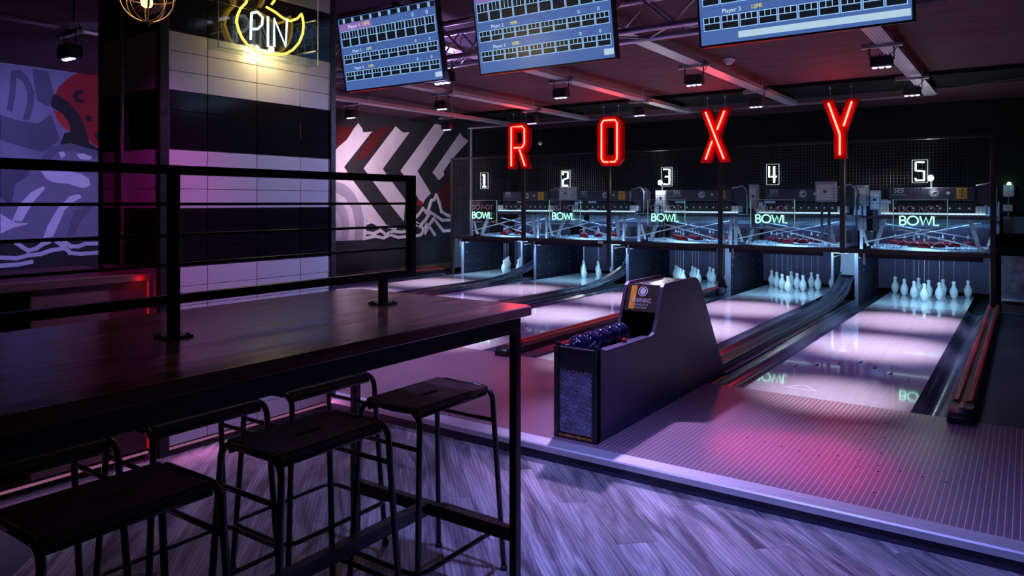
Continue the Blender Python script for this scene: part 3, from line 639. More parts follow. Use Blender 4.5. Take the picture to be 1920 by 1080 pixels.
for i, (a, b) in enumerate(spans):
    mb = MB(); n = 24
    mb.sheet([[(a + (b - a)*j/n, 12.42 + 0.006*math.sin(j*2.1), z) for j in range(n + 1)] for z in (0.11, 0.5, 1.05)])
    mb.sheet([[(a + (b - a)*j/n, 12.45, z) for j in range(n + 1)] for z in (0.11, 1.05)])
    single('pit_curtain', mb, 'curtain', 'dark fabric pit curtain hanging behind the pins of lane %s' % NUMW[i], 'curtain', ((a + b)/2, 12.43, 0.11), 'pit curtains')
    # slim LED tube under the mesh rail that lights the pins
    t = thing('pin_light', 'slim blue tube light under the mesh screen above the pins of lane %s' % NUMW[i], 'light', (LC[i], 10.56, 0.73), 'pin lights')
    wpart(t, 'housing', MB().box(a + 0.06, b - 0.06, 10.528, 10.60, 0.735, 0.747).box(a + 0.06, b - 0.06, 10.520, 10.528, 0.69, 0.747), 'kick_panel')
    wpart(t, 'bracket', MB().box(a + 0.10, a + 0.13, 10.51, 10.52, 0.60, 0.747), 'kick_edge')
    wpart(t, 'tube', MB().box(a + 0.10, b - 0.10, 10.56, 10.585, 0.722, 0.735), 'glow_bar')
    area('pin_light_beam', (LC[i], 10.572, 0.716), (LC[i], 11.2, 0.10), 18, (0.32, 0.66, 1.0), 1.05, 0.03)

PROF = [(0.0, 0.0), (0.020, 0.0), (0.026, 0.004), (0.036, 0.022), (0.045, 0.045), (0.0515, 0.072), (0.053, 0.088), (0.051, 0.105), (0.044, 0.127), (0.034, 0.147), (0.0255, 0.163), (0.0205, 0.178), (0.0195, 0.190), (0.0215, 0.203), (0.0245, 0.214), (0.0240, 0.224), (0.0195, 0.233), (0.011, 0.238), (0.0, 0.239)]
pin0 = None
PN = ['head pin', 'pin 2, behind the head pin on the far side,', 'pin 3, behind the head pin on the near side,', 'pin 4, far end of the third row,', 'pin 5, middle of the third row,', 'pin 6, near end of the third row,', 'pin 7, far corner of the back row,', 'pin 8, far middle of the back row,', 'pin 9, near middle of the back row,', 'pin 10, near corner of the back row,']
PN = ['head pin nearest the bowler', 'pin just behind the head pin, mural side', 'pin just behind the head pin, other side', 'third-row pin, mural side', 'third-row pin, centre of the rack', 'third-row pin, side away from the mural', 'back-row corner pin, mural side', 'back-row pin, inner, mural side', 'back-row pin, inner, away from the mural', 'back-row corner pin, away from the mural']
for i, x in enumerate(LC):
    k = 0
    for r in range(4):
        for c in range(r + 1):
            loc = (x + (c - r/2)*0.3048, 11.27 + r*0.264, PL + 0.0005)
            lab = 'white %s, lane %s' % (PN[k], NUMW[i])
            if pin0 is None:
                pin0 = thing('bowling_pin', lab, 'bowling pin', loc, 'bowling pins on the decks')
                lpart(pin0, 'body', MB().lathe(PROF, (0, 0, 0), 18), 'pin_white')
                lpart(pin0, 'string', MB().tube([(0, 0, 0.236), (0.001, 0, 0.45), (0, 0, 0.70)], 0.0016, 5), 'string')
            else: copy_tree(pin0, loc, lab)
            k += 1

# ================================================================== MESH SCREEN
t = thing('mesh_screen', 'black steel frame with square wire mesh in front of the pin machines', 'screen', (-4.5, MESHY, 0.74))
SX = [-8.72, -7.13, -5.48, -3.66, -2.01, -0.335]
for k, x in enumerate(SX):
    bot = {0: PL, 1: 0.74, 2: 0.40, 3: PL + 0.09, 4: 0.74, 5: PL + 0.08}[k]
    wpart(t, 'post', MB().cbox(x - 0.03, x + 0.03, MESHY - 0.03, MESHY + 0.03, bot, 2.23, 0.004), 'black_steel')
wpart(t, 'bottom_rail', MB().box(SX[0] - 0.03, SX[-1] + 0.03, MESHY - 0.028, MESHY + 0.028, 0.747, 0.802), 'black_steel')
wpart(t, 'top_rail', MB().box(SX[0] - 0.03, SX[-1] + 0.03, MESHY - 0.02, MESHY + 0.02, 2.205, 2.235), 'black_steel')
wpart(t, 'brace', MB().prism([(-3.63, PL + 0.09), (-3.56, PL + 0.09), (-3.63, 0.36)], fXZ, MESHY - 0.02, MESHY + 0.02), 'black_steel')
wm = MB(); n = int((SX[-1] - SX[0])/0.04)
for k in range(1, n):
    x = SX[0] + k*0.04; wm.box(x - 0.0013, x + 0.0013, MESHY - 0.003, MESHY, 0.80, 2.21)
for k in range(1, 36):
    z = 0.80 + k*0.04; wm.box(SX[0], SX[-1], MESHY - 0.0005, MESHY + 0.002, z - 0.0013, z + 0.0013)
o = wpart(t, 'wire_mesh', wm, 'wire'); o['kind'] = 'stuff'
wpart(t, 'rail_tag', MB().box(-5.66, -5.57, MESHY - 0.034, MESHY - 0.028, 0.752, 0.795), 'label_white')
# perforated column at the wall end
t = thing('perforated_panel', 'perforated metal guard low on the mural wall beside lane one', 'panel', (-9.46, 11.7, PL))
wpart(t, 'sheet', MB().box(-9.47, -9.455, 11.40, 12.03, PL + 0.14, 0.74), 'perforated'); wpart(t, 'foot', MB().box(-9.49, -9.44, 11.40, 12.03, PL + 0.01, PL + 0.14), 'kick_edge')
single('corner_edge', MB().box(-9.515, -9.48, 12.03, 12.06, PL, 2.95), 'kick_edge', 'thin pale metal upright where the mural wall ends', 'trim', (-9.5, 12.04, PL))

# ================================================================== NEON LANE NUMERALS
DG = {1: [[(.28, .92), (.55, 1), (.55, 0)], [(.25, 0), (.85, 0)]],
      2: [[(.05, .80), (.05, 1), (.95, 1), (.95, .56), (.05, .42), (.05, 0), (.95, 0)]],
      3: [[(.05, 1), (.95, 1), (.95, 0), (.05, 0)], [(.3, .5), (.95, .5)]],
      4: [[(.05, 1), (.05, .36), (1, .36)], [(.72, 1), (.72, 0)]],
      5: [[(.95, 1), (.05, 1), (.05, .55), (.95, .50), (.95, 0), (.05, 0), (.05, .12)]]}
NX = [-7.94, -6.25, -4.47, -2.90, -1.10]
for i in range(5):
    x = NX[i]; y = MESHY - 0.07; z0 = 1.66; w, h = 0.17, 0.285
    t = thing('lane_numeral', 'white neon numeral %s hung on the mesh screen' % NUMW[i], 'neon sign', (x, y, z0), 'neon lane numerals')
    wpart(t, 'backing', MB().box(x - w/2, x + w/2, y + 0.012, y + 0.016, z0, z0 + h), 'acrylic')
    wpart(t, 'edge', MB().tube([(x - w/2, y + 0.014, z0), (x + w/2, y + 0.014, z0), (x + w/2, y + 0.014, z0 + h), (x - w/2, y + 0.014, z0 + h)], 0.005, 6, True), 'edge_glow', label='edge-lit acrylic rim')
    mb = MB()
    for st in DG[i + 1]: mb.tube([(x - 0.052 + 0.104*p, y, z0 + 0.03 + 0.225*q) for p, q in st], 0.010, 8)
    wpart(t, 'tube', mb, 'neon_white')
    wpart(t, 'cable', MB().tube([(x, y + 0.015, z0), (x + 0.005, y + 0.03, z0 - 0.06), (x + 0.02, y + 0.05, z0 - 0.16)], 0.003, 5), 'black_plastic')

# ================================================================== DO NOT BOWL SIGNS
def L_(ch):
    if ch == 'D': return [[(0, 0), (0, 1), (.28, 1)] + arc(.28, .5, .42, .5, 90, -90, 10) + [(0, 0)]], .72
    if ch == 'O': return [arc(.5, .5, .5, .5, 0, 360, 20)], 1.0
    if ch == 'N': return [[(0, 0), (0, 1), (.68, 0), (.68, 1)]], .68
    if ch == 'T': return [[(0, 1), (.6, 1)], [(.3, 1), (.3, 0)]], .6
    if ch == 'B': return [[(0, 0), (0, 1), (.25, 1)] + arc(.25, .76, .24, .24, 90, -90, 8) + [(0, .52)], [(.25, .52)] + arc(.27, .26, .28, .26, 90, -90, 8) + [(0, 0)]], .55
    if ch == 'W': return [[(0, 1), (.28, 0), (.55, .9), (.82, 0), (1.1, 1)]], 1.1
    if ch == 'L': return [[(0, 1), (0, 0), (.46, 0)]], .46
    return [], .28
def neon_word(word, x0, x1, y, z, h, r):
    gap = 0.16; adv = []; cur = 0
    for ch in word:
        st, w = L_(ch); adv.append((st, cur)); cur += w + gap
    cur -= gap; kx = (x1 - x0)/cur; mb = MB()
    for st, c in adv:
        for pl in st: mb.tube([(x0 + (c + p)*kx, y, z + q*h) for p, q in pl], r, 7)
    return mb
for i in range(5):
    x = NX[i]; y = MESHY - 0.12; a, b, z0, z1 = x - 0.295, x + 0.30, 1.062, 1.452
    t = thing('bowl_sign', 'clear acrylic neon sign reading DO NOT BOWL, hung over lane %s' % NUMW[i], 'neon sign', (x, y, z0), 'neon warning signs')
    wpart(t, 'acrylic_panel', MB().box(a, b, y + 0.03, y + 0.035, z0, z1), 'acrylic')
    for xx in (a, b): wpart(t, 'edge', MB().box(xx - 0.004, xx + 0.004, y + 0.028, y + 0.037, z0, z1), 'edge_green', label='edge-lit acrylic rim')
    wpart(t, 'edge', MB().box(a, b, y + 0.029, y + 0.036, z1 - 0.003, z1 + 0.002), 'acrylic_edge'); wpart(t, 'edge', MB().box(a, b, y + 0.029, y + 0.036, z0 - 0.002, z0 + 0.003), 'acrylic_edge')
    for xx in (a + 0.03, b - 0.03):
        for zz in (z0 + 0.03, z1 - 0.03): wpart(t, 'standoff', MB().tube([(xx, y + 0.03, zz), (xx, MESHY, zz)], 0.004, 6), 'acrylic_edge')
    wpart(t, 'unlit_word', neon_word('DO NOT', x - 0.225, x + 0.235, y, 1.292, 0.075, 0.006), 'dead_neon', label='unlit tubes reading DO NOT')
    wpart(t, 'lit_word', neon_word('BOWL', x - 0.215, x + 0.21, y, 1.132, 0.108, 0.0085), 'neon_green', label='glowing green tubes reading BOWL')

# ================================================================== RED CHANNEL LETTERS
RW, RHT, RZ, RY = 0.45, 0.78, 1.985, 10.30
def seg(pts): return [(p*RW, q*RHT) for p, q in pts]
LET = {
 'R': ([[(0, 0), (.36, 0), (.36, 1), (0, 1)], [(.3, .80), (.85, .80), (1, .86), (.82, 1), (.3, 1)], [(.66, .5), (1, .5), (1, .87), (.66, .87)], [(.3, .36), (.82, .36), (1, .51), (.66, .56), (.3, .56)], [(.40, .38), (.78, .38), (1.02, 0), (.66, 0)]],
       [[(.20, .06), (.20, .92), (.70, .92), (.80, .86), (.80, .54), (.70, .46), (.32, .46)], [(.58, .42), (.82, .06)]]),
 'O': ([[(0, .12), (.34, .12), (.34, .88), (0, .88)], [(.66, .12), (1, .12), (1, .88), (.66, .88)], [(0, .87), (1, .87), (.80, 1), (.20, 1)], [(.2, 0), (.8, 0), (1, .13), (0, .13)], [(.3, .13), (.7, .13), (.7, .22), (.3, .22)], [(.3, .78), (.7, .78), (.7, .87), (.3, .87)]],
       [[(.54, .08), (.72, .08), (.80, .14), (.80, .86), (.72, .92), (.28, .92), (.20, .86), (.20, .14), (.28, .08), (.46, .08)]]),
 'X': ([[(0, 1), (.34, 1), (1, 0), (.64, 0)], [(.66, 1), (1, 1), (.36, 0), (0, 0)]],
       [[(.20, .94), (.80, .06)], [(.82, .94), (.58, .60)], [(.42, .40), (.20, .06)]]),
 'Y': ([[(0, 1), (.32, 1), (.66, .42), (.34, .42)], [(.68, 1), (1, 1), (.66, .42), (.34, .42)], [(.33, .45), (.67, .45), (.67, 0), (.33, 0)]],
       [[(.19, .94), (.50, .40), (.50, .06)], [(.82, .94), (.60, .54)]])}
for ch, x in zip('ROXY', (-7.10, -5.36, -3.67, -2.00)):
    t = thing('neon_letter', 'red hanging channel letter %s with glowing neon tubes' % ch, 'neon letter', (x, RY, RZ), 'hanging red neon letters')
    trays, tubes = LET[ch]
    mb = MB()
    for k, pl in enumerate(trays): mb.prism([(x - RW/2 + p, RZ + q) for p, q in seg(pl)], fXZ, RY - 0.0008*k, RY + 0.085)
    wpart(t, 'tray', mb, 'letter_red')
    for k, pl in enumerate(tubes): wpart(t, 'neon_tube', MB().tube([(x - RW/2 + p, RY - 0.022, RZ + q) for p, q in seg(pl)], 0.0125, 8), 'neon_red')
    for s_ in (-0.13, 0.13):
        wpart(t, 'hanger', MB().tube([(x + s_, RY + 0.04, RZ + RHT - 0.01), (x + s_, RY + 0.04, 2.94)], 0.004, 6).lathe([(0.014, 0), (0.014, 0.02), (0.004, 0.03)], (x + s_, RY + 0.04, 2.915), 8), 'galvanised')
    area('neon_letter_glow', (x, RY - 0.06, RZ + 0.45), (x, RY - 2, RZ + 0.6), 5, (1.0, 0.03, 0.03), 0.4, 0.7)

# ================================================================== STRING PIN MACHINES (local x = 0 at the lane centre)
MY = 12.0
t = thing('pin_machine', 'string pin machine with navy header above lane one', 'machine', (LC[0], MY, 0.6), 'string pin machines')
def L(name, mb, mat, under=None, label=None): return put(name, mb, mat, under or t, (0, MY, 0.6), label)
hd = L('header', MB().cbox(-0.53, 0.55, 11.96, 12.25, 1.435, 1.625, 0.01), 'machine_navy')
L('logo', MB().text('SES', (-0.40, 11.955, 1.555), (1, 0, 0), (0.18, 0, 1), 0.095, 'C').text('STRING SYSTEM', (-0.40, 11.955, 1.515), (1, 0, 0), (0, 0, 1), 0.026, 'C'), 'label_white', hd)
ring = MB()
for r0, r1 in ((0.060, 0.052), (0.043, 0.0)):
    cx, cz = 0.05, 1.545; n = 20
    o1 = [(cx + r0*math.cos(2*PI*j/n), 11.954, cz + r0*math.sin(2*PI*j/n)) for j in range(n)]
    if r1 > 0:
        o2 = [(cx + r1*math.cos(2*PI*j/n), 11.954, cz + r1*math.sin(2*PI*j/n)) for j in range(n)]; ring.add(o1 + o2, [(j, (j + 1) % n, n + (j + 1) % n, n + j) for j in range(n)])
    else: ring.add(o1, [tuple(range(n))])
L('emblem', ring, 'label_white', hd, 'round white emblem')
L('emblem_pin', MB().prism([(0.03, 1.525), (0.05, 1.52), (0.085, 1.545), (0.09, 1.56), (0.07, 1.565), (0.04, 1.55)], fXZ, 11.9535, 11.952), 'machine_navy', hd)
L('badge', MB().prism([(0.225 + 0.022*math.cos(a*PI/6), 1.545 + 0.022*math.sin(a*PI/6)) for a in range(12)], fXZ, 11.953, 11.958), 'label_white', hd)
stk = L('sticker', MB().box(0.325, 0.455, 11.952, 11.957, 1.465, 1.615), 'label_orange', hd, 'orange warning sticker')
L('sticker_print', MB().box(0.335, 0.445, 11.950, 11.953, 1.572, 1.577).box(0.335, 0.445, 11.950, 11.953, 1.545, 1.55).box(0.335, 0.445, 11.950, 11.953, 1.505, 1.51).box(0.385, 0.392, 11.950, 11.953, 1.47, 1.61), 'black_matt', hd)
L('number_strip', MB().box(-0.53, 0.55, 11.98, 12.2, 1.285, 1.40), 'black_matt')
mk = MB()
for k in range(9): mk.box(-0.46 + 0.115*k, -0.435 + 0.115*k, 11.974, 11.981, 1.318, 1.342)
L('number_mark', mk, 'label_white')
L('end_block', MB().cbox(-0.66, -0.53, 11.96, 12.15, 1.25, 1.36, 0.006), 'machine_white'); L('end_block', MB().cbox(0.55, 0.68, 11.96, 12.15, 1.25, 1.36, 0.006), 'machine_white')
L('added_light_shield', MB().box(-0.62, 0.66, 11.935, 11.945, 1.20, 1.238), 'machine_navy')  # lip added to keep the machine fill out of lane reflections
L('glow_bar', MB().cbox(-0.62, 0.66, 11.93, 11.97, 1.238, 1.265, 0.004), 'glow_bar', None, 'white-blue bar with added glow')  # pale bar made to glow as a source for the machine
L('shroud', MB().prism([(0.55, 1.44), (0.79, 1.30), (0.79, 1.60), (0.72, 1.68), (0.55, 1.64)], fXZ, 12.02, 12.3), 'machine_navy')
L('shroud_rim', MB().tube([(0.55, 12.01, 1.645), (0.72, 12.01, 1.685), (0.792, 12.01, 1.61), (0.792, 12.01, 1.22)], 0.012, 6), 'machine_grey')
L('back_panel', MB().box(-0.80, 0.80, 12.9, 12.93, 0.95, 1.20), 'perforated')
L('back_panel', MB().box(0.62, 0.80, 12.86, 12.88, 1.20, 1.42), 'perforated'); L('back_panel', MB().box(-0.80, -0.62, 12.86, 12.88, 1.20, 1.46), 'perforated')
L('top_beam', MB().box(-0.80, 0.80, 11.25, 11.30, 1.19, 1.22), 'machine_navy'); L('top_beam', MB().box(-0.80, 0.80, 12.4, 12.45, 1.19, 1.22), 'machine_navy')
for s_, yy in ((-1, 11.4), (1, 11.4)):
    L('leg', MB().obb((s_*0.62, yy, 0.80), (s_*0.50, yy + 0.1, 1.21), 0.05, 0.04, (0, 1, 0)), 'machine_grey')
    L('leg', MB().box(s_*0.775 - 0.02, s_*0.775 + 0.02, 11.25, 11.29, 0.76, 1.21), 'machine_grey')
    L('bolt', MB().lathe([(0, 0.008), (0.014, 0.0)], (s_*0.775, 11.245, 1.16), 8), 'machine_white')
L('cross_rod', MB().tube([(-0.72, 11.2, 0.86), (0.40, 11.35, 1.14)], 0.011, 6), 'aluminium'); L('cross_rod', MB().tube([(0.72, 11.2, 0.80), (-0.36, 11.35, 1.06)], 0.011, 6), 'aluminium')
L('cross_rod', MB().tube([(-0.60, 12.0, 1.10), (0.55, 11.8, 0.92)], 0.008, 6), 'aluminium'); L('cross_rod', MB().tube([(0.62, 12.0, 1.13), (-0.40, 11.8, 0.90)], 0.008, 6), 'aluminium')
dk = [(-0.68, 12.2), (-0.68, 11.42)] + [(-0.68 + 1.36*k/10, 11.42 - 0.26*math.sin(PI*k/10)) for k in range(1, 10)] + [(0.68, 11.42), (0.68, 12.2)]
dkp = L('cup_plate', MB().prism(dk, fXY, 0.765, 0.80), 'machine_grey')
L('cable', MB().tube([(-0.28, 11.14, 0.80), (-0.22, 11.12, 0.85), (-0.05, 11.10, 0.82), (0.15, 11.10, 0.80), (0.45, 11.2, 0.80)], 0.006, 6), 'black_plastic')
k = 0
for r in range(4):
    for c in range(r + 1):
        cx, cy = (c - r/2)*0.3048, 11.27 + r*0.264
        cu = L('cup', MB().lathe([(0.078, 0), (0.078, 0.012), (0.068, 0.045), (0.05, 0.062), (0.02, 0.066)], (cx, cy, 0.80), 14), 'cup_red')
        L('cup_stem', MB().lathe([(0.010, 0.06), (0.010, 0.10), (0.018, 0.10), (0.018, 0.118), (0.006, 0.125), (0.006, 0.15)], (cx, cy, 0.80), 8), 'aluminium', cu)
for s_ in (-1, 1):
    L('motor', MB().cbox(s_*0.745 - 0.05, s_*0.745 + 0.05, 11.5, 11.75, 0.82, 1.0, 0.01), 'black_plastic')
    L('bracket', MB().obb((s_*0.70, 11.35, 0.80), (s_*0.78, 11.35, 1.04), 0.03, 0.03, (0, 1, 0)), 'machine_white')
    for q in range(3): L('bolt', MB().lathe([(0.012, 0), (0.012, 0.03), (0.0, 0.034)], (s_*(0.36 + 0.12*q), 11.26, 0.80), 6), 'aluminium')
machine0 = t
for i in range(1, 5): copy_tree(machine0, (LC[i], MY, 0.6), 'string pin machine with navy header above lane %s' % NUMW[i])
for i in range(5):
    area('added_machine_fill', (LC[i], 12.0, 1.225), (LC[i], 11.5, 0.7), 11, (0.18, 0.50, 1.0), 1.2, 0.03)  # fill added behind the pale bar to light the machine
    area('added_back_fill', (LC[i], 12.2, 1.23), (LC[i], 12.9, 1.0), 4.0, (0.18, 0.50, 1.0), 1.2, 0.03)  # further fill added towards the back panels
# control boxes standing between the machines
def cabinet(x, y, w, d, z0, z1, mat, label, lid=True):
    t = thing('control_box', label, 'control box', (x, y, z0), 'control boxes between the machines')
    wpart(t, 'body', MB().cbox(x - w/2, x + w/2, y, y + d, z0, z1, 0.006), mat)
    wpart(t, 'door', MB().box(x - w/2 + 0.02, x + w/2 - 0.02, y - 0.006, y, z0 + 0.03, z1 - 0.05), 'machine_white')
    wpart(t, 'latch', MB().box(x - 0.02, x + 0.02, y - 0.012, y - 0.005, (z0 + z1)/2 - 0.015, (z0 + z1)/2 + 0.02), 'black_plastic')
    wpart(t, 'stand', MB().box(x - w/4, x - w/4 + 0.03, y + 0.03, y + 0.06, 0.75, z0).box(x + w/4 - 0.03, x + w/4, y + 0.03, y + 0.06, 0.75, z0), 'machine_navy')
cabinet(-2.40, 11.3, 0.26, 0.2, 1.42, 1.72, 'perforated', 'pale electrical box on stand left of the post between lanes four and five')
cabinet(-2.12, 12.3, 0.22, 0.2, 1.36, 1.68, 'machine_grey', 'blue-grey cabinet right of the post between lanes four and five')
cabinet(-1.93, 12.5, 0.14, 0.15, 1.30, 1.60, 'machine_grey', 'narrow perforated box beside the header of lane five')
cabinet(-3.46, 11.4, 0.13, 0.1, 1.32, 1.69, 'machine_grey', 'narrow upright light-blue box beside the header of lane four')
cabinet(-6.95, 11.6, 0.28, 0.2, 1.45, 1.70, 'machine_grey', 'grey box between the headers of lanes one and two')
cabinet(-5.25, 12.0, 0.20, 0.2, 1.35, 1.62, 'machine_white', 'white box behind the post between lanes two and three')
# bare white work lamps behind the mesh
for x, lab in ((-5.28, 'blinding white work lamp beside numeral three'), (-1.135, 'blinding white work lamp beside numeral five')):
    y, z = 12.05, 1.76
    t = thing('work_lamp', lab, 'lamp', (x, y, z), 'work lamps behind the mesh')
    wpart(t, 'housing', MB().lathe([(0.02, -0.03), (0.05, -0.02), (0.055, 0.05), (0.02, 0.07)], (x, y + 0.06, z), 12), 'black_plastic')
    wpart(t, 'face', MB().prism([(x + 0.040*math.cos(a*PI/8), z + 0.040*math.sin(a*PI/8)) for a in range(16)], fXZ, y - 0.012, y), 'lamp_face')
    wpart(t, 'bracket', MB().box(x - 0.012, x + 0.012, y + 0.09, y + 0.11, 1.62, z), 'machine_navy')
    point('work_lamp_glow', (x, y - 0.12, z), 10, (0.95, 0.97, 1.0), 0.04)
t = thing('green_beacon', 'green indicator light above a small grey box on the black back wall', 'indicator light', (-0.22, 13.38, 1.6))
wpart(t, 'box', MB().cbox(-0.30, -0.16, 13.33, 13.39, 1.50, 1.68, 0.005), 'machine_grey'); wpart(t, 'led', MB().lathe([(0.03, 0), (0.025, 0.03), (0, 0.042)], (-0.225, 13.36, 1.68), 10), 'led_green'); wpart(t, 'socket', MB().cbox(-0.30, -0.18, 13.35, 13.39, 1.28, 1.38, 0.005), 'machine_grey')
wpart(t, 'conduit', MB().tube([(-0.235, 13.38, 1.28), (-0.235, 13.38, 1.2)], 0.008, 6).tube([(-0.235, 13.38, 1.5), (-0.235, 13.38, 1.38)], 0.008, 6), 'machine_grey')
point('green_beacon_glow', (-0.225, 13.25, 1.72), 0.12, (0.25, 1.0, 0.25), 0.02)
single('back_rail', MB().box(-0.30, 1.0, 13.30, 13.33, 0.95, 1.20), 'perforated', 'perforated blue-grey metal strip on the back wall right of the mesh', 'panel', (0.3, 13.3, 0.95))

# ================================================================== CEILING: trays, bar, floods
for i, x in enumerate(LC):
    tx = x + 0.08 if i else x + 0.2
    y0, y1 = (5.0, 11.2)
    t = thing('cable_tray', 'long perforated metal cable tray on the ceiling above lane %s' % NUMW[i], 'cable tray', (tx, y0, 2.85), 'ceiling cable trays')
    wpart(t, 'tray', MB().prism([(tx - 0.075, 2.85), (tx + 0.075, 2.85), (tx + 0.075, 2.90), (tx + 0.071, 2.90), (tx + 0.071, 2.854), (tx - 0.071, 2.854), (tx - 0.071, 2.90), (tx - 0.075, 2.90)], fXZ, y0, y1), 'tray_metal')
    for yy in (5.6, 7.5, 9.4, 11.0):
        wpart(t, 'drop_rod', MB().tube([(tx - 0.09, yy, 2.86), (tx - 0.09, yy, CEIL)], 0.004, 6).tube([(tx + 0.09, yy, 2.86), (tx + 0.09, yy, CEIL)], 0.004, 6), 'galvanised')
single('ceiling_bar', MB().box(-8.9, -1.0, 11.18, 11.22, 2.835, 2.86), 'truss_metal', 'long thin metal bar across the ends of the cable trays', 'bar', (-5, 11.2, 2.83))
flood0 = None
def flood(loc, label):
    global flood0
    if flood0 is not None: return copy_tree(flood0, loc, label)
    f = thing('flood_light', label, 'flood light', loc, 'hanging LED floods'); flood0 = f
    lpart(f, 'bracket', MB().box(-0.17, 0.17, -0.025, 0.02, 0.105, 0.13).box(-0.17, 0.17, 0.012, 0.02, 0.13, 0.16), 'galvanised')
    for s_ in (-0.10, 0.10): lpart(f, 'yoke', MB().tube([(s_, 0, 0.105), (s_, 0, -0.01)], 0.006, 6), 'black_steel')
    bd = lpart(f, 'body', MB().cbox(-0.09, 0.09, -0.06, 0.06, -0.075, 0.02, 0.008), 'black_plastic')
    fn = MB()
    for k in range(6): fn.box(-0.075 + 0.028*k, -0.069 + 0.028*k, -0.055, 0.055, 0.02, 0.036)
    lpart(f, 'fin', fn, 'black_plastic', bd)
    for k in range(3):
        lpart(f, 'lens', MB().lathe([(0.0, -0.012), (0.018, -0.010), (0.026, 0.0)], (-0.056 + 0.056*k, -0.01, -0.076), 10), 'led_lens')
    lpart(f, 'cable', MB().tube([(0.05, 0, 0.02), (0.10, 0.03, 0.07), (0.13, 0.03, 0.12), (0.10, 0.02, 0.19)], 0.004, 5), 'black_plastic'); lpart(f, 'cable', MB().tube([(-0.06, 0, 0.02), (-0.12, 0.02, 0.06), (-0.11, 0.02, 0.14), (-0.06, 0.02, 0.19)], 0.004, 5), 'black_plastic')
    return f
for k, (x, y, z) in enumerate(FLOODS):
    flood((x, y, z), 'black LED flood hanging over lane %s, %s' % (NUMW[k//2], 'row nearer the television screens' if k % 2 == 0 else 'row nearer the red letters'))
for k, x in enumerate(TRUSS_FLOODS):
    flood((x, TRUSS_Y, 2.50 if k == 0 else 2.565), 'LED flood clamped under the truss, %s' % ('in the gap beside the television nearest the pillar', 'behind the middle television, inner end', 'behind the middle television, outer end', 'behind the ticker television, middle', 'behind the ticker television, outer end', 'behind the television nearest the pillar', 'at the truss end hidden by the pillar')[k])
for k, (x, y) in enumerate(HALL_FLOODS): flood((x, y, 2.80), 'LED flood on the ceiling above %s' % ('the lower floor by the table end', 'the floor between table and pillar', 'the far stools of the table')[k])
flood((-6.15, 2.72, 2.615), 'LED flood under the pipe in front of the graffiti mural')
spot('mural_flood_beam', (-6.2, 2.72, 2.48), (-9.52, 4.1, 1.3), 330, (0.30, 0.27, 1.0), 75, 0.7, 0.05)
spot('mural_flood_beam', (-8.05, 7.4, 2.55), (-9.52, 10.0, 1.7), 330, (0.95, 0.70, 0.95), 74, 0.9, 0.05)
single('ceiling_pipe', MB().tube([(-6.15, 0.5, 2.78), (-6.15, 4.6, 2.78)], 0.022, 10), 'truss_metal', 'metal pipe under the ceiling before the graffiti mural', 'pipe', (-6.15, 2.5, 2.78))
t = thing('pipe_bracket', 'angled steel bracket holding the pipe near the pillar', 'bracket', (-6.15, 2.85, 2.8)); wpart(t, 'plate', MB().prism([(2.6, 2.80), (3.1, 2.80), (3.1, 2.90), (2.72, 2.83)], fYZ, -6.17, -6.13), 'truss_metal'); wpart(t, 'rod', MB().tube([(-6.15, 2.75, 2.8), (-6.15, 2.75, CEIL)], 0.008, 6), 'black_steel')
# truss
t = thing('lighting_truss', 'aluminium box truss behind the television screens', 'truss', (-3, TRUSS_Y, 2.6))
for (yy, zz) in ((4.62, 2.60), (4.90, 2.60), (4.62, 2.88), (4.90, 2.88)): wpart(t, 'chord', MB().tube([(-6.6, yy, zz), (-0.2, yy, zz)], 0.023, 10), 'truss_metal')
n = 22
for side, (p, q) in enumerate((((4.62, 2.60), (4.62, 2.88)), ((4.90, 2.60), (4.90, 2.88)), ((4.62, 2.60), (4.90, 2.60)))):
    for k in range(n):
        xa, xb = -6.6 + 6.4*k/n, -6.6 + 6.4*(k + 1)/n; u_, v_ = (p, q) if k % 2 == 0 else (q, p)
        wpart(t, 'lacing', MB().tube([(xa, u_[0], u_[1]), (xb, v_[0], v_[1])], 0.009, 6), 'truss_metal')
for xx in (-6.2, -4.2, -2.3, -0.6): wpart(t, 'drop_rod', MB().tube([(xx, 4.76, 2.88), (xx, 4.76, CEIL)], 0.006, 6), 'black_steel')
t = thing('smoke_detector', 'white smoke detector on the dark ceiling above lane four', 'smoke detector', (-2.68, 7.96, CEIL)); wpart(t, 'base', MB().lathe([(0.06, -0.03), (0.065, -0.02), (0.065, 0)], (-2.68, 7.96, CEIL), 18), 'smoke_white'); wpart(t, 'chamber', MB().lathe([(0, -0.075), (0.03, -0.072), (0.036, -0.05), (0.05, -0.045), (0.055, -0.03)], (-2.68, 7.96, CEIL), 18), 'smoke_white')
t = thing('hanging_sensor', 'tiny white ball sensor hanging beside the letter R', 'sensor', (-6.66, 10.3, 2.4)); wpart(t, 'ball', MB().lathe([(0, -0.035), (0.025, -0.025), (0.035, 0), (0.025, 0.025), (0, 0.035)], (-6.66, 10.3, 2.40), 12), 'smoke_white'); wpart(t, 'cord', MB().tube([(-6.66, 10.3, 2.43), (-6.66, 10.3, 2.95)], 0.003, 5), 'black_plastic')
single('ceiling_cable', MB().tube([(-1.03, 10.95, 2.90), (-0.7, 10.9, 2.885), (-0.3, 10.8, 2.905), (0.0, 10.7, 2.915), (1.5, 10.4, 2.93)], 0.010, 6), 'black_plastic', 'slack black cable running from the last tray along the ceiling', 'cable', (-0.4, 10.8, 2.9))

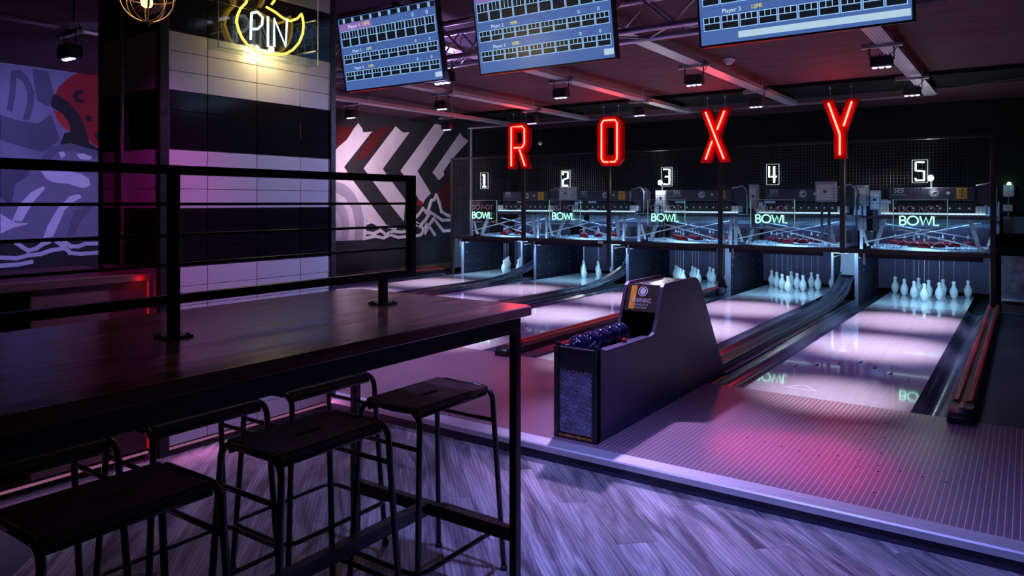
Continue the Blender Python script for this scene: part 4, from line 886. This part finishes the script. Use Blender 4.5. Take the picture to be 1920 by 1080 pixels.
# ================================================================== TELEVISIONS
def tv(xl, xr, yb, zb, label, ticker, first):
    W = xr - xl; H = W*0.5625; tilt = math.radians(10)
    r = Vector((1, 0, 0)); u = Vector((0, -math.sin(tilt), math.cos(tilt))); nrm = r.cross(u)   # towards the viewer
    o = Vector((xl, yb, zb))
    t = thing('television', label, 'television', (xl + W/2, yb, zb), 'score screens')
    def bar(x0, x1, z0, z1, d0, d1):
        v = [o + r*x + u*z + nrm*d for d in (d0, d1) for (x, z) in ((x0, z0), (x1, z0), (x1, z1), (x0, z1))]
        return v, [(3, 2, 1, 0), (4, 5, 6, 7), (0, 1, 5, 4), (1, 2, 6, 5), (2, 3, 7, 6), (3, 0, 4, 7)]
    wpart(t, 'case', MB().add(*bar(0, W, 0, H, -0.05, 0)), 'black_plastic')
    bz = MB(); b = 0.012
    for q in ((0, W, 0, b), (0, W, H - b, H), (0, b, b, H - b), (W - b, W, b, H - b)): bz.add(*bar(*q, -0.001, 0.004))
    wpart(t, 'bezel', bz, 'black_plastic')
    w, h = W - 2*b, H - 2*b; so = o + r*b + u*b
    def P(d): return so + nrm*d
    sc = wpart(t, 'display', MB().quad(P(0.001), r, u, 0, w, 0, h), 'screen_blue', label='lit blue score display')
    dark, line, txt, yel, box = MB(), MB(), MB(), MB(), MB()
    Y = lambda tt: h*(1 - tt)
    def frame(mb, x0, x1, y0, y1, g, d):
        mb.quad(P(d), r, u, x0, x1, y0, y0 + g); mb.quad(P(d), r, u, x0, x1, y1 - g, y1); mb.quad(P(d), r, u, x0, x0 + g, y0, y1); mb.quad(P(d), r, u, x1 - g, x1, y0, y1)
    dark.quad(P(0.002), r, u, 0.015*w, w*0.995, Y(0.075), Y(0.01))
    cw = w*0.97/10
    for k in range(10):
        cx = 0.02*w + cw*(k + 0.5); line.quad(P(0.0026), r, u, cx - 0.12*cw, cx + 0.12*cw, Y(0.07), Y(0.015)); dark.text(str(k + 1), P(0.0032) + r*cx + u*Y(0.062), r, u, 0.055*h)
    for pi_, (l0, l1, g0, g1) in enumerate(((0.08, 0.175, 0.18, 0.40), (0.43, 0.50, 0.505, 0.635), (0.665, 0.735, 0.74, 0.87))):
        if pi_ == 0:
            wpart(t, 'name_highlight', MB().quad(P(0.002), r, u, 0.012*w, 0.36*w, Y(l1), Y(l0)), 'screen_purple', sc)
        else: frame(box, 0.012*w, 0.36*w, Y(l1), Y(l0), 0.002, 0.002)
        lh = (l1 - l0)*h; ts = lh*0.80
        txt.text('Player %d' % (pi_ + 1), P(0.0025) + r*(0.17*w) + u*(Y(l1) + lh*0.22), r, u, ts)
        yel.text('10FR', P(0.0025) + r*(0.30*w) + u*(Y(l1) + lh*0.25), r, u, ts*0.95)
        for (a, b_) in ((0.37, 0.49), (0.50, 0.62), (0.72, 0.84), (0.85, 0.985)): frame(box, a*w, b_*w, Y(l1), Y(l0), 0.0022, 0.002)
        for a in (0.78, 0.915): txt.text('0', P(0.0025) + r*(a*w) + u*(Y(l1) + lh*0.2), r, u, ts)
        for k in range(10):
            x0 = 0.018*w + cw*k; x1 = x0 + cw*0.95; ym = Y(g0) + (Y(g1) - Y(g0))*0.48
            line.quad(P(0.0018), r, u, x0, x1, Y(g1), Y(g0)); g = 0.0045
            dark.quad(P(0.0024), r, u, x0 + g, x1 - g, Y(g1) + g, ym - g/2)
            cww = (x1 - x0 - g)/3
            for c in range(3): dark.quad(P(0.0024), r, u, x0 + g + cww*c, x0 + cww*(c + 1), ym + g/2, Y(g0) - g)
    for nm_, mb_, mt_ in (('grid_line', line, 'screen_line'), ('grid_cell', dark, 'screen_dark'), ('score_text', txt, 'screen_text'), ('frame_text', yel, 'screen_yellow'), ('score_box', box, 'screen_box')):
        wpart(t, nm_, mb_, mt_, sc)['kind'] = 'stuff'
    wpart(t, 'ticker', MB().quad(P(0.002), r, u, (0.2 if ticker else 0.93)*w, 0.995*w, Y(0.965), Y(0.905 if ticker else 0.90)), 'screen_ticker', sc)
    cx = xl + W/2
    wpart(t, 'mount', MB().box(cx - 0.12, cx + 0.12, yb + 0.0, yb + 0.10, zb + H*0.45, zb + H*0.7).box(cx - 0.025, cx + 0.025, yb + 0.05, yb + 0.10, zb + H*0.6, CEIL), 'black_steel')
    wpart(t, 'status_led', MB().add(*bar(W*0.02, W*0.45, -0.006, -0.001, -0.02, -0.012)), 'led_red', label='thin red light under the case')
    return t
tv(-4.80, -3.69, 4.35, 2.36, 'tilted score television nearest the tiled pillar', False, 0)
tv(-3.345, -2.21, 4.35, 2.36, 'middle tilted score television of the three', False, 1)
tv(-1.645, -0.48, 4.35, 2.36, 'tilted score television with a pale ticker band, farthest from the pillar', True, 2)

# ================================================================== BALL RACK
RX0, RX1 = -2.205, -1.93
side = [(3.56, PL), (3.56, 0.60), (3.585, 0.615), (3.62, 0.60), (3.66, 0.585), (4.27, 0.575), (4.32, 0.59), (4.36, 0.66), (4.45, 0.865), (4.48, 0.885), (5.00, 0.885), (5.06, 0.870), (5.11, 0.83), (5.585, 0.16), (5.585, PL)]
t = thing('ball_rack', 'navy ball return rack with tall hood standing on the approach before lanes four and five', 'ball rack', (-2.07, 4.5, PL))
for x0, x1 in ((RX0, RX0 + 0.022), (RX1 - 0.022, RX1)): wpart(t, 'side_panel', MB().prism(side, fYZ, x0, x1), 'navy_side')
fp = wpart(t, 'front_plate', MB().box(RX0 + 0.03, RX1 - 0.03, 3.568, 3.58, PL + 0.03, 0.475), 'tread_plate', label='blue-lit tread plate front')
lg = MB()
for r in range(19):
    for c in range(8):
        cx, cz = RX0 + 0.045 + c*0.0262, PL + 0.05 + r*0.0195; s_ = 1 if (r//2 + c//2) % 2 else -1
        lg.obb((cx - 0.009, 3.565, cz - 0.009*s_), (cx + 0.009, 3.565, cz + 0.009*s_), 0.006, 0.010, (0, 1, 0))
o = wpart(t, 'tread_lug', lg, 'tread_plate', fp); o['kind'] = 'stuff'
wpart(t, 'rust_edge', MB().box(RX0 + 0.03, RX1 - 0.03, 3.560, 3.568, PL + 0.010, PL + 0.022), 'rust_edge', fp)
wpart(t, 'front_frame', MB().box(RX0, RX0 + 0.03, 3.555, 3.60, PL, 0.60).box(RX1 - 0.03, RX1, 3.555, 3.60, PL, 0.60).box(RX0, RX1, 3.556, 3.60, 0.475, 0.505).box(RX0, RX1, 3.562, 3.60, 0.505, 0.585).box(RX0, RX1, 3.556, 3.60, PL, PL + 0.008), 'black_plastic')
wpart(t, 'top_bar', MB().box(RX0 + 0.02, RX1 - 0.02, 3.556, 3.58, 0.585, 0.598), 'kick_panel')
for xx in (RX0 + 0.014, RX1 - 0.014): wpart(t, 'corner_knob', MB().lathe([(0.016, 0), (0.016, 0.012), (0.011, 0.022), (0, 0.026)], (xx, 3.578, 0.598), 10), 'kick_panel')
wpart(t, 'bed', MB().box(RX0 + 0.02, RX1 - 0.02, 3.60, 5.2, 0.50, 0.530), 'black_plastic')
wpart(t, 'bed_rail', MB().box(RX0 + 0.025, RX0 + 0.045, 3.60, 4.6, 0.53, 0.545), 'black_plastic'); wpart(t, 'bed_rail', MB().box(RX1 - 0.11, RX1 - 0.09, 3.60, 4.6, 0.53, 0.556), 'black_plastic')
wpart(t, 'shelf', MB().prism([(3.66, 0.55), (4.34, 0.54), (4.34, 0.56), (3.66, 0.572)], fYZ, RX1 - 0.09, RX1 - 0.022), 'navy_side')
wpart(t, 'reset_button', MB().cbox(RX1 - 0.085, RX1 - 0.06, 4.02, 4.05, 0.563, 0.59, 0.004), 'red_rail', label='small red button')
wpart(t, 'hood_front', MB().prism([(4.385, 0.705), (4.40, 0.70), (4.475, 0.87), (4.46, 0.875)], fYZ, RX0 + 0.022, RX1 - 0.022), 'black_plastic')
u = Vector((0, 0.402, 0.916)); nn = Vector((0, -0.916, 0.402)); so = Vector((RX0 + 0.13, 4.387, 0.708)) + nn*0.002; r = Vector((1, 0, 0))
wpart(t, 'sign_stripe', MB().quad(so, r, u, -0.075, -0.035, 0.01, 0.17), 'label_orange', label='orange strip of the warning sign')
sg = MB(); n = 20
c0 = so + u*0.132 + r*0.01 + nn*0.001
for r0, r1 in ((0.034, 0.028), (0.021, 0.0)):
    p1 = [c0 + r*(r0*math.cos(2*PI*j/n)) + u*(r0*math.sin(2*PI*j/n)*(1 if r1 else 1.1)) for j in range(n)]
    if r1: sg.add(p1 + [c0 + r*(r1*math.cos(2*PI*j/n)) + u*(r1*math.sin(2*PI*j/n)) for j in range(n)], [(j, (j + 1) % n, n + (j + 1) % n, n + j) for j in range(n)])
    else: sg.add(p1, [tuple(range(n))])
sg.text('WARNING', so + u*0.056 + r*0.01 + nn*0.001, r*0.62, u, 0.045); sg.text('KEEP HANDS OUT OF', so + u*0.036 + r*0.01 + nn*0.001, r*0.60, u, 0.0175); sg.text('THE BALL RETURN', so + u*0.016 + r*0.01 + nn*0.001, r*0.60, u, 0.0175)
wpart(t, 'sign_print', sg, 'label_white', label='white warning print')
wpart(t, 'hood_top', MB().prism([(4.465, 0.858), (5.02, 0.858), (5.02, 0.866), (4.465, 0.866)], fYZ, RX0 + 0.022, RX1 - 0.022), 'glitter', label='sparkling top cover')
wpart(t, 'hood_back', MB().prism([(5.02, 0.86), (5.06, 0.85), (5.10, 0.81), (5.57, 0.15), (5.55, 0.15), (5.08, 0.80), (5.02, 0.84)], fYZ, RX0 + 0.022, RX1 - 0.022), 'navy_side')
wpart(t, 'hood_inner', MB().box(RX0 + 0.022, RX1 - 0.022, 4.72, 4.74, 0.53, 0.858), 'black_matt')
wpart(t, 'guide', MB().prism([(4.28, 0.53), (4.42, 0.53), (4.42, 0.60), (4.30, 0.575)], fYZ, RX0 + 0.022, RX0 + 0.07), 'navy_side')
ball0 = None
BL = ['nearest the front of the rack, with pale print', 'second from the front of the rack', 'third from the front of the rack', 'fourth from the front of the rack', 'deepest, next to the hood opening']
for k in range(5):
    loc = (-2.105, 3.672 + 0.1275*k, 0.5305 + 0.0635)
    lab = 'glossy dark blue bowling ball %s' % BL[k]
    if ball0 is None or k < 2:
        b_ = thing('bowling_ball', lab, 'bowling ball', loc, 'balls on the rack')
        n = 14; prof = [(0.0635*math.sin(PI*j/n), -0.0635*math.cos(PI*j/n)) for j in range(n + 1)]
        lpart(b_, 'shell', MB().lathe(prof, (0, 0, 0), 24), 'ball_blue')
        mb = MB()
        for s_ in (-1, 0, 1):
            p = Vector((0.012*s_ + 0.010, -0.054, 0.030 + 0.012*s_)).normalized()*0.0639
            q1 = Vector((1, 0, 0)); q2 = p.cross(q1).normalized()
            mb.add([p + q1*a + q2*b for a, b in ((-0.004, -0.006), (0.004, -0.006), (0.004, 0.006), (-0.004, 0.006))], [(0, 1, 2, 3)])
        lpart(b_, 'print', mb, 'label_white')
        if ball0 is None: ball0 = b_
        else: b_.rotation_euler = (0.5, 0, 0.6)
    else:
        b_ = copy_tree(ball0, loc, lab, 2.0 + k)

# ================================================================== HIGH TABLE
TZ = 1.05; TX0, TX1, TY0, TY1 = -2.355, -1.430, -1.2, 2.175
t = thing('high_table', 'long dark wooden bar table on a black steel frame in the foreground', 'table', (-1.89, 0.5, 0))
top = [(TX0, TY0), (TX1, TY0), (TX1, TY1 - 0.02), (TX1 - 0.02, TY1), (TX0 + 0.05, TY1), (TX0, TY1 - 0.05)]
tt = [(x, y) for x, y in top]
cxm, cym = (TX0 + TX1)/2, (TY0 + TY1)/2
shr = lambda p, d: (p[0] + (d if p[0] < cxm else -d), p[1] + (d if p[1] < cym else -d))
mb = MB(); m = len(tt)
lay = [(0.003, TZ - 0.034), (0, TZ - 0.031), (0, TZ - 0.003), (0.003, TZ)]
v = []
for d, z in lay: v += [(*shr(p, d), z) for p in tt]
f = [tuple(range(m - 1, -1, -1)), tuple(range(3*m, 4*m))] + [(q*m + i, q*m + (i + 1) % m, q*m + m + (i + 1) % m, q*m + m + i) for q in range(3) for i in range(m)]
wpart(t, 'table_top', mb.add(v, f), 'table_wood', label='dark walnut top')
for (x0, x1) in ((-1.502, -1.472), (-2.315, -2.283)): wpart(t, 'apron', MB().box(x0, x1, TY0 + 0.06, 2.15, 0.955, TZ - 0.034), 'black_steel')
for yy in (2.12, 0.6, TY0 + 0.06): wpart(t, 'apron', MB().box(-2.283, -1.502, yy, yy + 0.03, 0.955, TZ - 0.034), 'black_steel')
for x0 in (-1.502, -2.315):
    for yy in (2.12, TY0 + 0.06): wpart(t, 'leg', MB().cbox(x0, x0 + 0.031, yy, yy + 0.031, 0, 0.955, 0.002), 'black_steel')
wpart(t, 'end_rail', MB().box(-2.30, -1.48, 2.12, 2.15, 0.215, 0.26), 'black_steel'); wpart(t, 'foot_rail', MB().box(-1.92, -1.88, TY0 + 0.08, 2.12, 0.215, 0.26), 'black_steel')
# rail frame on the table
t = thing('table_rail', 'black steel divider rail standing along the middle of the high table', 'rail', (-1.893, 0.9, TZ))
RX = -1.893; h_ = 0.0125; yend = 2.05
wpart(t, 'top_bar', MB().box(RX - h_, RX + h_, TY0 + 0.3, yend, 1.490, 1.515), 'black_steel'); wpart(t, 'lower_bar', MB().box(RX - h_, RX + h_, TY0 + 0.3, yend, 1.140, 1.165), 'black_steel')
wpart(t, 'end_bar', MB().box(RX - h_, RX + h_, yend - 0.028, yend, 1.165, 1.490), 'black_steel')
for z in (1.410, 1.326, 1.246): wpart(t, 'thin_bar', MB().box(RX - 0.005, RX + 0.005, TY0 + 0.3, yend - 0.028, z - 0.004, z + 0.004), 'black_steel')
for yy, z1 in ((1.10, 1.49), (1.89, 1.14), (0.2, 1.49)):
    wpart(t, 'post', MB().cbox(RX - h_ - 0.001, RX + h_ + 0.001, yy - 0.013, yy + 0.013, TZ + 0.006, z1, 0.002), 'black_steel')
    pl = wpart(t, 'base_plate', MB().cbox(RX - 0.04, RX + 0.04, yy - 0.035, yy + 0.035, TZ, TZ + 0.007, 0.0015), 'black_steel')
    for sx in (-1, 1):
        for sy in (-1, 1): wpart(t, 'bolt', MB().lathe([(0.006, 0.007), (0.006, 0.011), (0, 0.0125)], (RX + sx*0.028, yy + sy*0.024, TZ), 8), 'black_steel', pl)

# ================================================================== STOOLS (local, seat centre over the origin)
def stool(loc, label):
    s = thing('bar_stool', label, 'stool', loc, 'bar stools round the high table')
    w, L_2, hs = 0.125, 0.195, 0.715
    # seat: slightly dished board with a hand slot
    pts = []
    nx, ny = 8, 12
    hole = lambda i, j: (i in (3, 4) and 4 <= j <= 7)
    def sx(i): return [-w, -w*0.97, -w*0.5, -0.012, 0.0, 0.012, w*0.5, w*0.97, w][i]
    def sy(j): return [-L_2, -L_2*0.97, -L_2*0.7, -L_2*0.45, -0.05, -0.03, 0, 0.03, 0.05, L_2*0.45, L_2*0.7, L_2*0.97, L_2][j]
    def sz(x, y): return hs - 0.007*(1 - (x/w)**2) - (0.004 if abs(x) >= w*0.99 or abs(y) >= L_2*0.99 else 0)
    v, f = [], []
    for layer in (0, 1):
        for j in range(ny + 1):
            for i in range(nx + 1):
                x, y = sx(i), sy(j); v.append((x, y, sz(x, y) - (0.018 if layer else 0)))
    idx = lambda i, j, l: l*(nx + 1)*(ny + 1) + j*(nx + 1) + i
    for j in range(ny):
        for i in range(nx):
            if hole(i, j): continue
            f.append((idx(i, j, 0), idx(i + 1, j, 0), idx(i + 1, j + 1, 0), idx(i, j + 1, 0))); f.append((idx(i, j, 1), idx(i, j + 1, 1), idx(i + 1, j + 1, 1), idx(i + 1, j, 1)))
            for (di, dj, a, b) in ((-1, 0, (i, j), (i, j + 1)), (1, 0, (i + 1, j + 1), (i + 1, j)), (0, -1, (i + 1, j), (i, j)), (0, 1, (i, j + 1), (i + 1, j + 1))):
                q = (i + di, j + dj)
                if q[0] < 0 or q[0] >= nx or q[1] < 0 or q[1] >= ny or hole(*q): f.append((idx(*a, 0), idx(*a, 1), idx(*b, 1), idx(*b, 0)))
    lpart(s, 'seat', MB().add(v, f), 'seat_wood', label='dark wooden seat with a hand slot')
    R = 0.0105
    for e in (-1, 1):
        y0 = e*(L_2 + 0.008); bx = 0.165; by = e*0.245
        def leg_pts(sg):
            top_ = (sg*(w - 0.03), y0, hs - 0.012); p = []
            for a in range(6):
                an = PI/2*a/5; p.append((sg*(w - 0.03 + 0.045*math.sin(an)), y0 + e*0.003*a/5, hs - 0.012 - 0.045*(1 - math.cos(an))))
            return p + [(sg*bx, by, 0.012)]
        lpart(s, 'cross_tube', MB().tube([(-(w - 0.03), y0, hs - 0.012), (w - 0.03, y0, hs - 0.012)], R, 8), 'black_steel')
        for sg in (-1, 1):
            lg_ = lpart(s, 'leg', MB().tube(leg_pts(sg), R, 8), 'black_steel')
            lpart(s, 'foot', MB().lathe([(0.014, 0), (0.014, 0.014), (0.010, 0.018)], (sg*bx, by, 0), 8), 'black_plastic', lg_)
        k_ = (hs - 0.58)/hs; xx = (w + 0.015) + (bx - w - 0.015)*k_
        lpart(s, 'stretcher', MB().tube([(-xx, y0 + (by - y0)*k_, 0.58), (xx, y0 + (by - y0)*k_, 0.58)], 0.008, 8), 'black_steel')
    for sg in (-1, 1): lpart(s, 'seat_tube', MB().tube([(sg*(w - 0.012), -L_2, hs - 0.033), (sg*(w - 0.012), L_2, hs - 0.033)], 0.009, 8), 'black_steel')
    k_ = (hs - 0.18)/hs; xx, yy = (w + 0.015) + (0.165 - w - 0.015)*k_ + 0.014, L_2 + 0.008 + 0.042*k_ + 0.014; c = 0.05; lp = []
    for (cx, cy, a0) in ((xx - c, yy - c, 0), (-xx + c, yy - c, 90), (-xx + c, -yy + c, 180), (xx - c, -yy + c, 270)): lp += [(px, py, 0.18) for px, py in arc(cx, cy, c, c, a0, a0 + 90, 4)]
    lpart(s, 'foot_ring', MB().tube(lp, 0.009, 8, True), 'black_steel')
    return s
st0 = stool((-1.815, 2.05, 0), 'bar stool at the near side of the table, by its free end')
copy_tree(st0, (-1.815, 1.49, 0), 'middle of the three bar stools at the near side of the table')
copy_tree(st0, (-1.80, 0.885, 0), 'bar stool at the near side of the table, farthest from the lanes')
copy_tree(st0, (-2.34, 1.94, 0), 'bar stool across the table, by its free end')
copy_tree(st0, (-2.34, 1.42, 0), 'middle of the three bar stools across the table')
copy_tree(st0, (-2.34, 0.90, 0), 'bar stool across the table, farthest from the lanes')

# ================================================================== COUNTER BESIDE THE PILLAR
t = thing('side_counter', 'brown wooden counter standing against the tiled pillar', 'counter', (-4.3, 1.2, 0))
wpart(t, 'worktop', MB().cbox(-4.75, -3.94, -0.6, 2.165, 0.985, 1.028, 0.004), 'counter_wood')
wpart(t, 'front_panel', MB().box(-3.99, -3.965, 1.575, 2.160, 0.06, 0.985), 'counter_wood'); wpart(t, 'front_panel', MB().box(-3.99, -3.965, -0.6, 0.9, 0.06, 0.985), 'counter_wood')
wpart(t, 'open_bay', MB().box(-4.70, -4.68, 0.9, 1.575, 0.06, 0.985), 'black_matt'); wpart(t, 'plinth', MB().box(-4.7, -4.0, -0.6, 2.160, 0, 0.06), 'black_matt')
wpart(t, 'bay_side', MB().box(-4.68, -3.99, 1.57, 1.59, 0.06, 0.985), 'counter_wood')
wpart(t, 'led_strip', MB().box(-3.966, -3.957, -0.5, 2.155, 0.035, 0.047), 'led_pink', label='glowing pink strip at the foot')
wpart(t, 'red_strip', MB().box(-3.966, -3.958, 2.150, 2.158, 0.06, 0.98), 'led_red', label='thin upright red light by the pillar')
area('led_strip_beam', (-3.90, 2.83, 0.045), (-3.3, 2.83, 0.0), 0.5, (1.0, 0.25, 0.75), 1.15, 0.01)
area('led_strip_beam', (-3.94, 1.2, 0.045), (-3.3, 1.2, 0.0), 0.4, (1.0, 0.25, 0.75), 1.9, 0.01)
point('red_strip_glow', (-3.92, 2.10, 1.0), 0.10, (1.0, 0.02, 0.02), 0.02)

# ================================================================== NEON CUP SIGN ON THE PILLAR
CUP = [[(2.685,2.663),(2.698,2.639),(2.694,2.617),(2.654,2.571),(2.632,2.523),(2.627,2.485),(2.642,2.441),(2.666,2.398),(2.709,2.357),(2.765,2.334),(2.849,2.329),(2.914,2.337),(2.982,2.357),(3.037,2.391),(3.086,2.446),(3.114,2.508),(3.121,2.567),(3.113,2.612),(3.101,2.638)],
 [(3.101,2.632),(3.072,2.598),(3.016,2.57),(2.975,2.575),(2.948,2.583),(2.894,2.606),(2.836,2.621)], [(2.875,2.646),(2.894,2.672),(2.914,2.716)], [(2.791,2.665),(2.778,2.695)]]
PINW = [[(2.715,2.396),(2.722,2.558)], [(2.722,2.558),(2.765,2.573),(2.8,2.548),(2.797,2.503),(2.765,2.47),(2.722,2.461)], [(2.839,2.561),(2.839,2.374)], [(2.885,2.382),(2.885,2.557),(2.971,2.4),(2.982,2.576)]]
t = thing('cup_sign', 'yellow neon bowl-shaped sign with white word PIN in an acrylic box on the pillar', 'neon sign', (-3.85, 2.85, 2.3))
NXP = -3.845
wpart(t, 'acrylic_box', MB().box(-3.80, -3.796, 2.475, 3.20, 2.306, 2.85).box(-3.905, -3.901, 2.475, 3.20, 2.306, 2.85).box(-3.905, -3.796, 2.475, 2.479, 2.306, 2.85).box(-3.905, -3.796, 3.196, 3.20, 2.306, 2.85).box(-3.905, -3.796, 2.475, 3.20, 2.306, 2.31), 'acrylic')
wpart(t, 'box_edge', MB().box(-3.799, -3.795, 3.197, 3.201, 2.306, 2.85).box(-3.799, -3.795, 2.474, 2.478, 2.306, 2.85).box(-3.799, -3.795, 2.474, 3.201, 2.305, 2.309), 'acrylic_edge')
for y_, z_ in ((3.18, 2.40), (3.18, 2.60), (2.50, 2.40), (2.50, 2.6)): wpart(t, 'standoff', MB().tube([(-3.918, y_, z_), (-3.794, y_, z_)], 0.006, 8), 'aluminium')
for pl in CUP: wpart(t, 'yellow_tube', MB().tube([(NXP, y, z) for y, z in pl], 0.0075, 8), 'neon_yellow')
for pl in PINW: wpart(t, 'white_tube', MB().tube([(NXP + 0.012, y, z) for y, z in pl], 0.0075, 8), 'neon_cool')
point('cup_sign_glow', (-3.80, 2.86, 2.36), 8.0, (1.0, 0.72, 0.33), 0.06)

# ================================================================== PENDANT CAGE LAMP
LX, LY, LZ, LR = -2.455, 1.331, 2.113, 0.085
t = thing('cage_pendant', 'round wire cage pendant lamp with a glass bulb hanging before the pillar', 'pendant lamp', (LX, LY, LZ))
for k in range(4):
    a = k*PI/4 + 0.35
    wpart(t, 'cage_wire', MB().tube([(LX + LR*math.cos(b)*math.cos(a), LY + LR*math.cos(b)*math.sin(a), LZ + LR*math.sin(b)) for b in [2*PI*j/28 for j in range(28)]], 0.0028, 6, True), 'bronze_wire')
for zz in (0.0,): wpart(t, 'cage_ring', MB().tube([(LX + (LR + 0.001)*math.cos(b), LY + (LR + 0.001)*math.sin(b), LZ + zz) for b in [2*PI*j/28 for j in range(28)]], 0.0028, 6, True), 'bronze_wire')
wpart(t, 'bottom_knob', MB().lathe([(0, -0.012), (0.009, -0.008), (0.009, 0.004), (0, 0.006)], (LX, LY, LZ - LR), 10), 'black_steel')
wpart(t, 'bulb', MB().lathe([(0.0, -0.058), (0.025, -0.054), (0.044, -0.040), (0.052, -0.018), (0.050, 0.005), (0.036, 0.035), (0.02, 0.055), (0.016, 0.07)], (LX, LY, LZ), 18), 'bulb_glass')
wpart(t, 'filament', MB().tube([(LX - 0.008, LY, LZ + 0.05), (LX - 0.010, LY, LZ - 0.026)], 0.0022, 6).tube([(LX + 0.008, LY, LZ + 0.05), (LX + 0.010, LY, LZ - 0.026)], 0.0022, 6), 'filament')
wpart(t, 'socket', MB().lathe([(0.018, 0.06), (0.022, 0.065), (0.022, 0.12), (0.006, 0.13)], (LX, LY, LZ), 12), 'black_steel'); wpart(t, 'cord', MB().tube([(LX, LY, LZ + 0.12), (LX, LY, CEIL)], 0.004, 6), 'black_plastic')
point('cage_pendant_glow', (LX, LY, LZ - 0.0), 0.6, (1.0, 0.62, 0.30), 0.02)
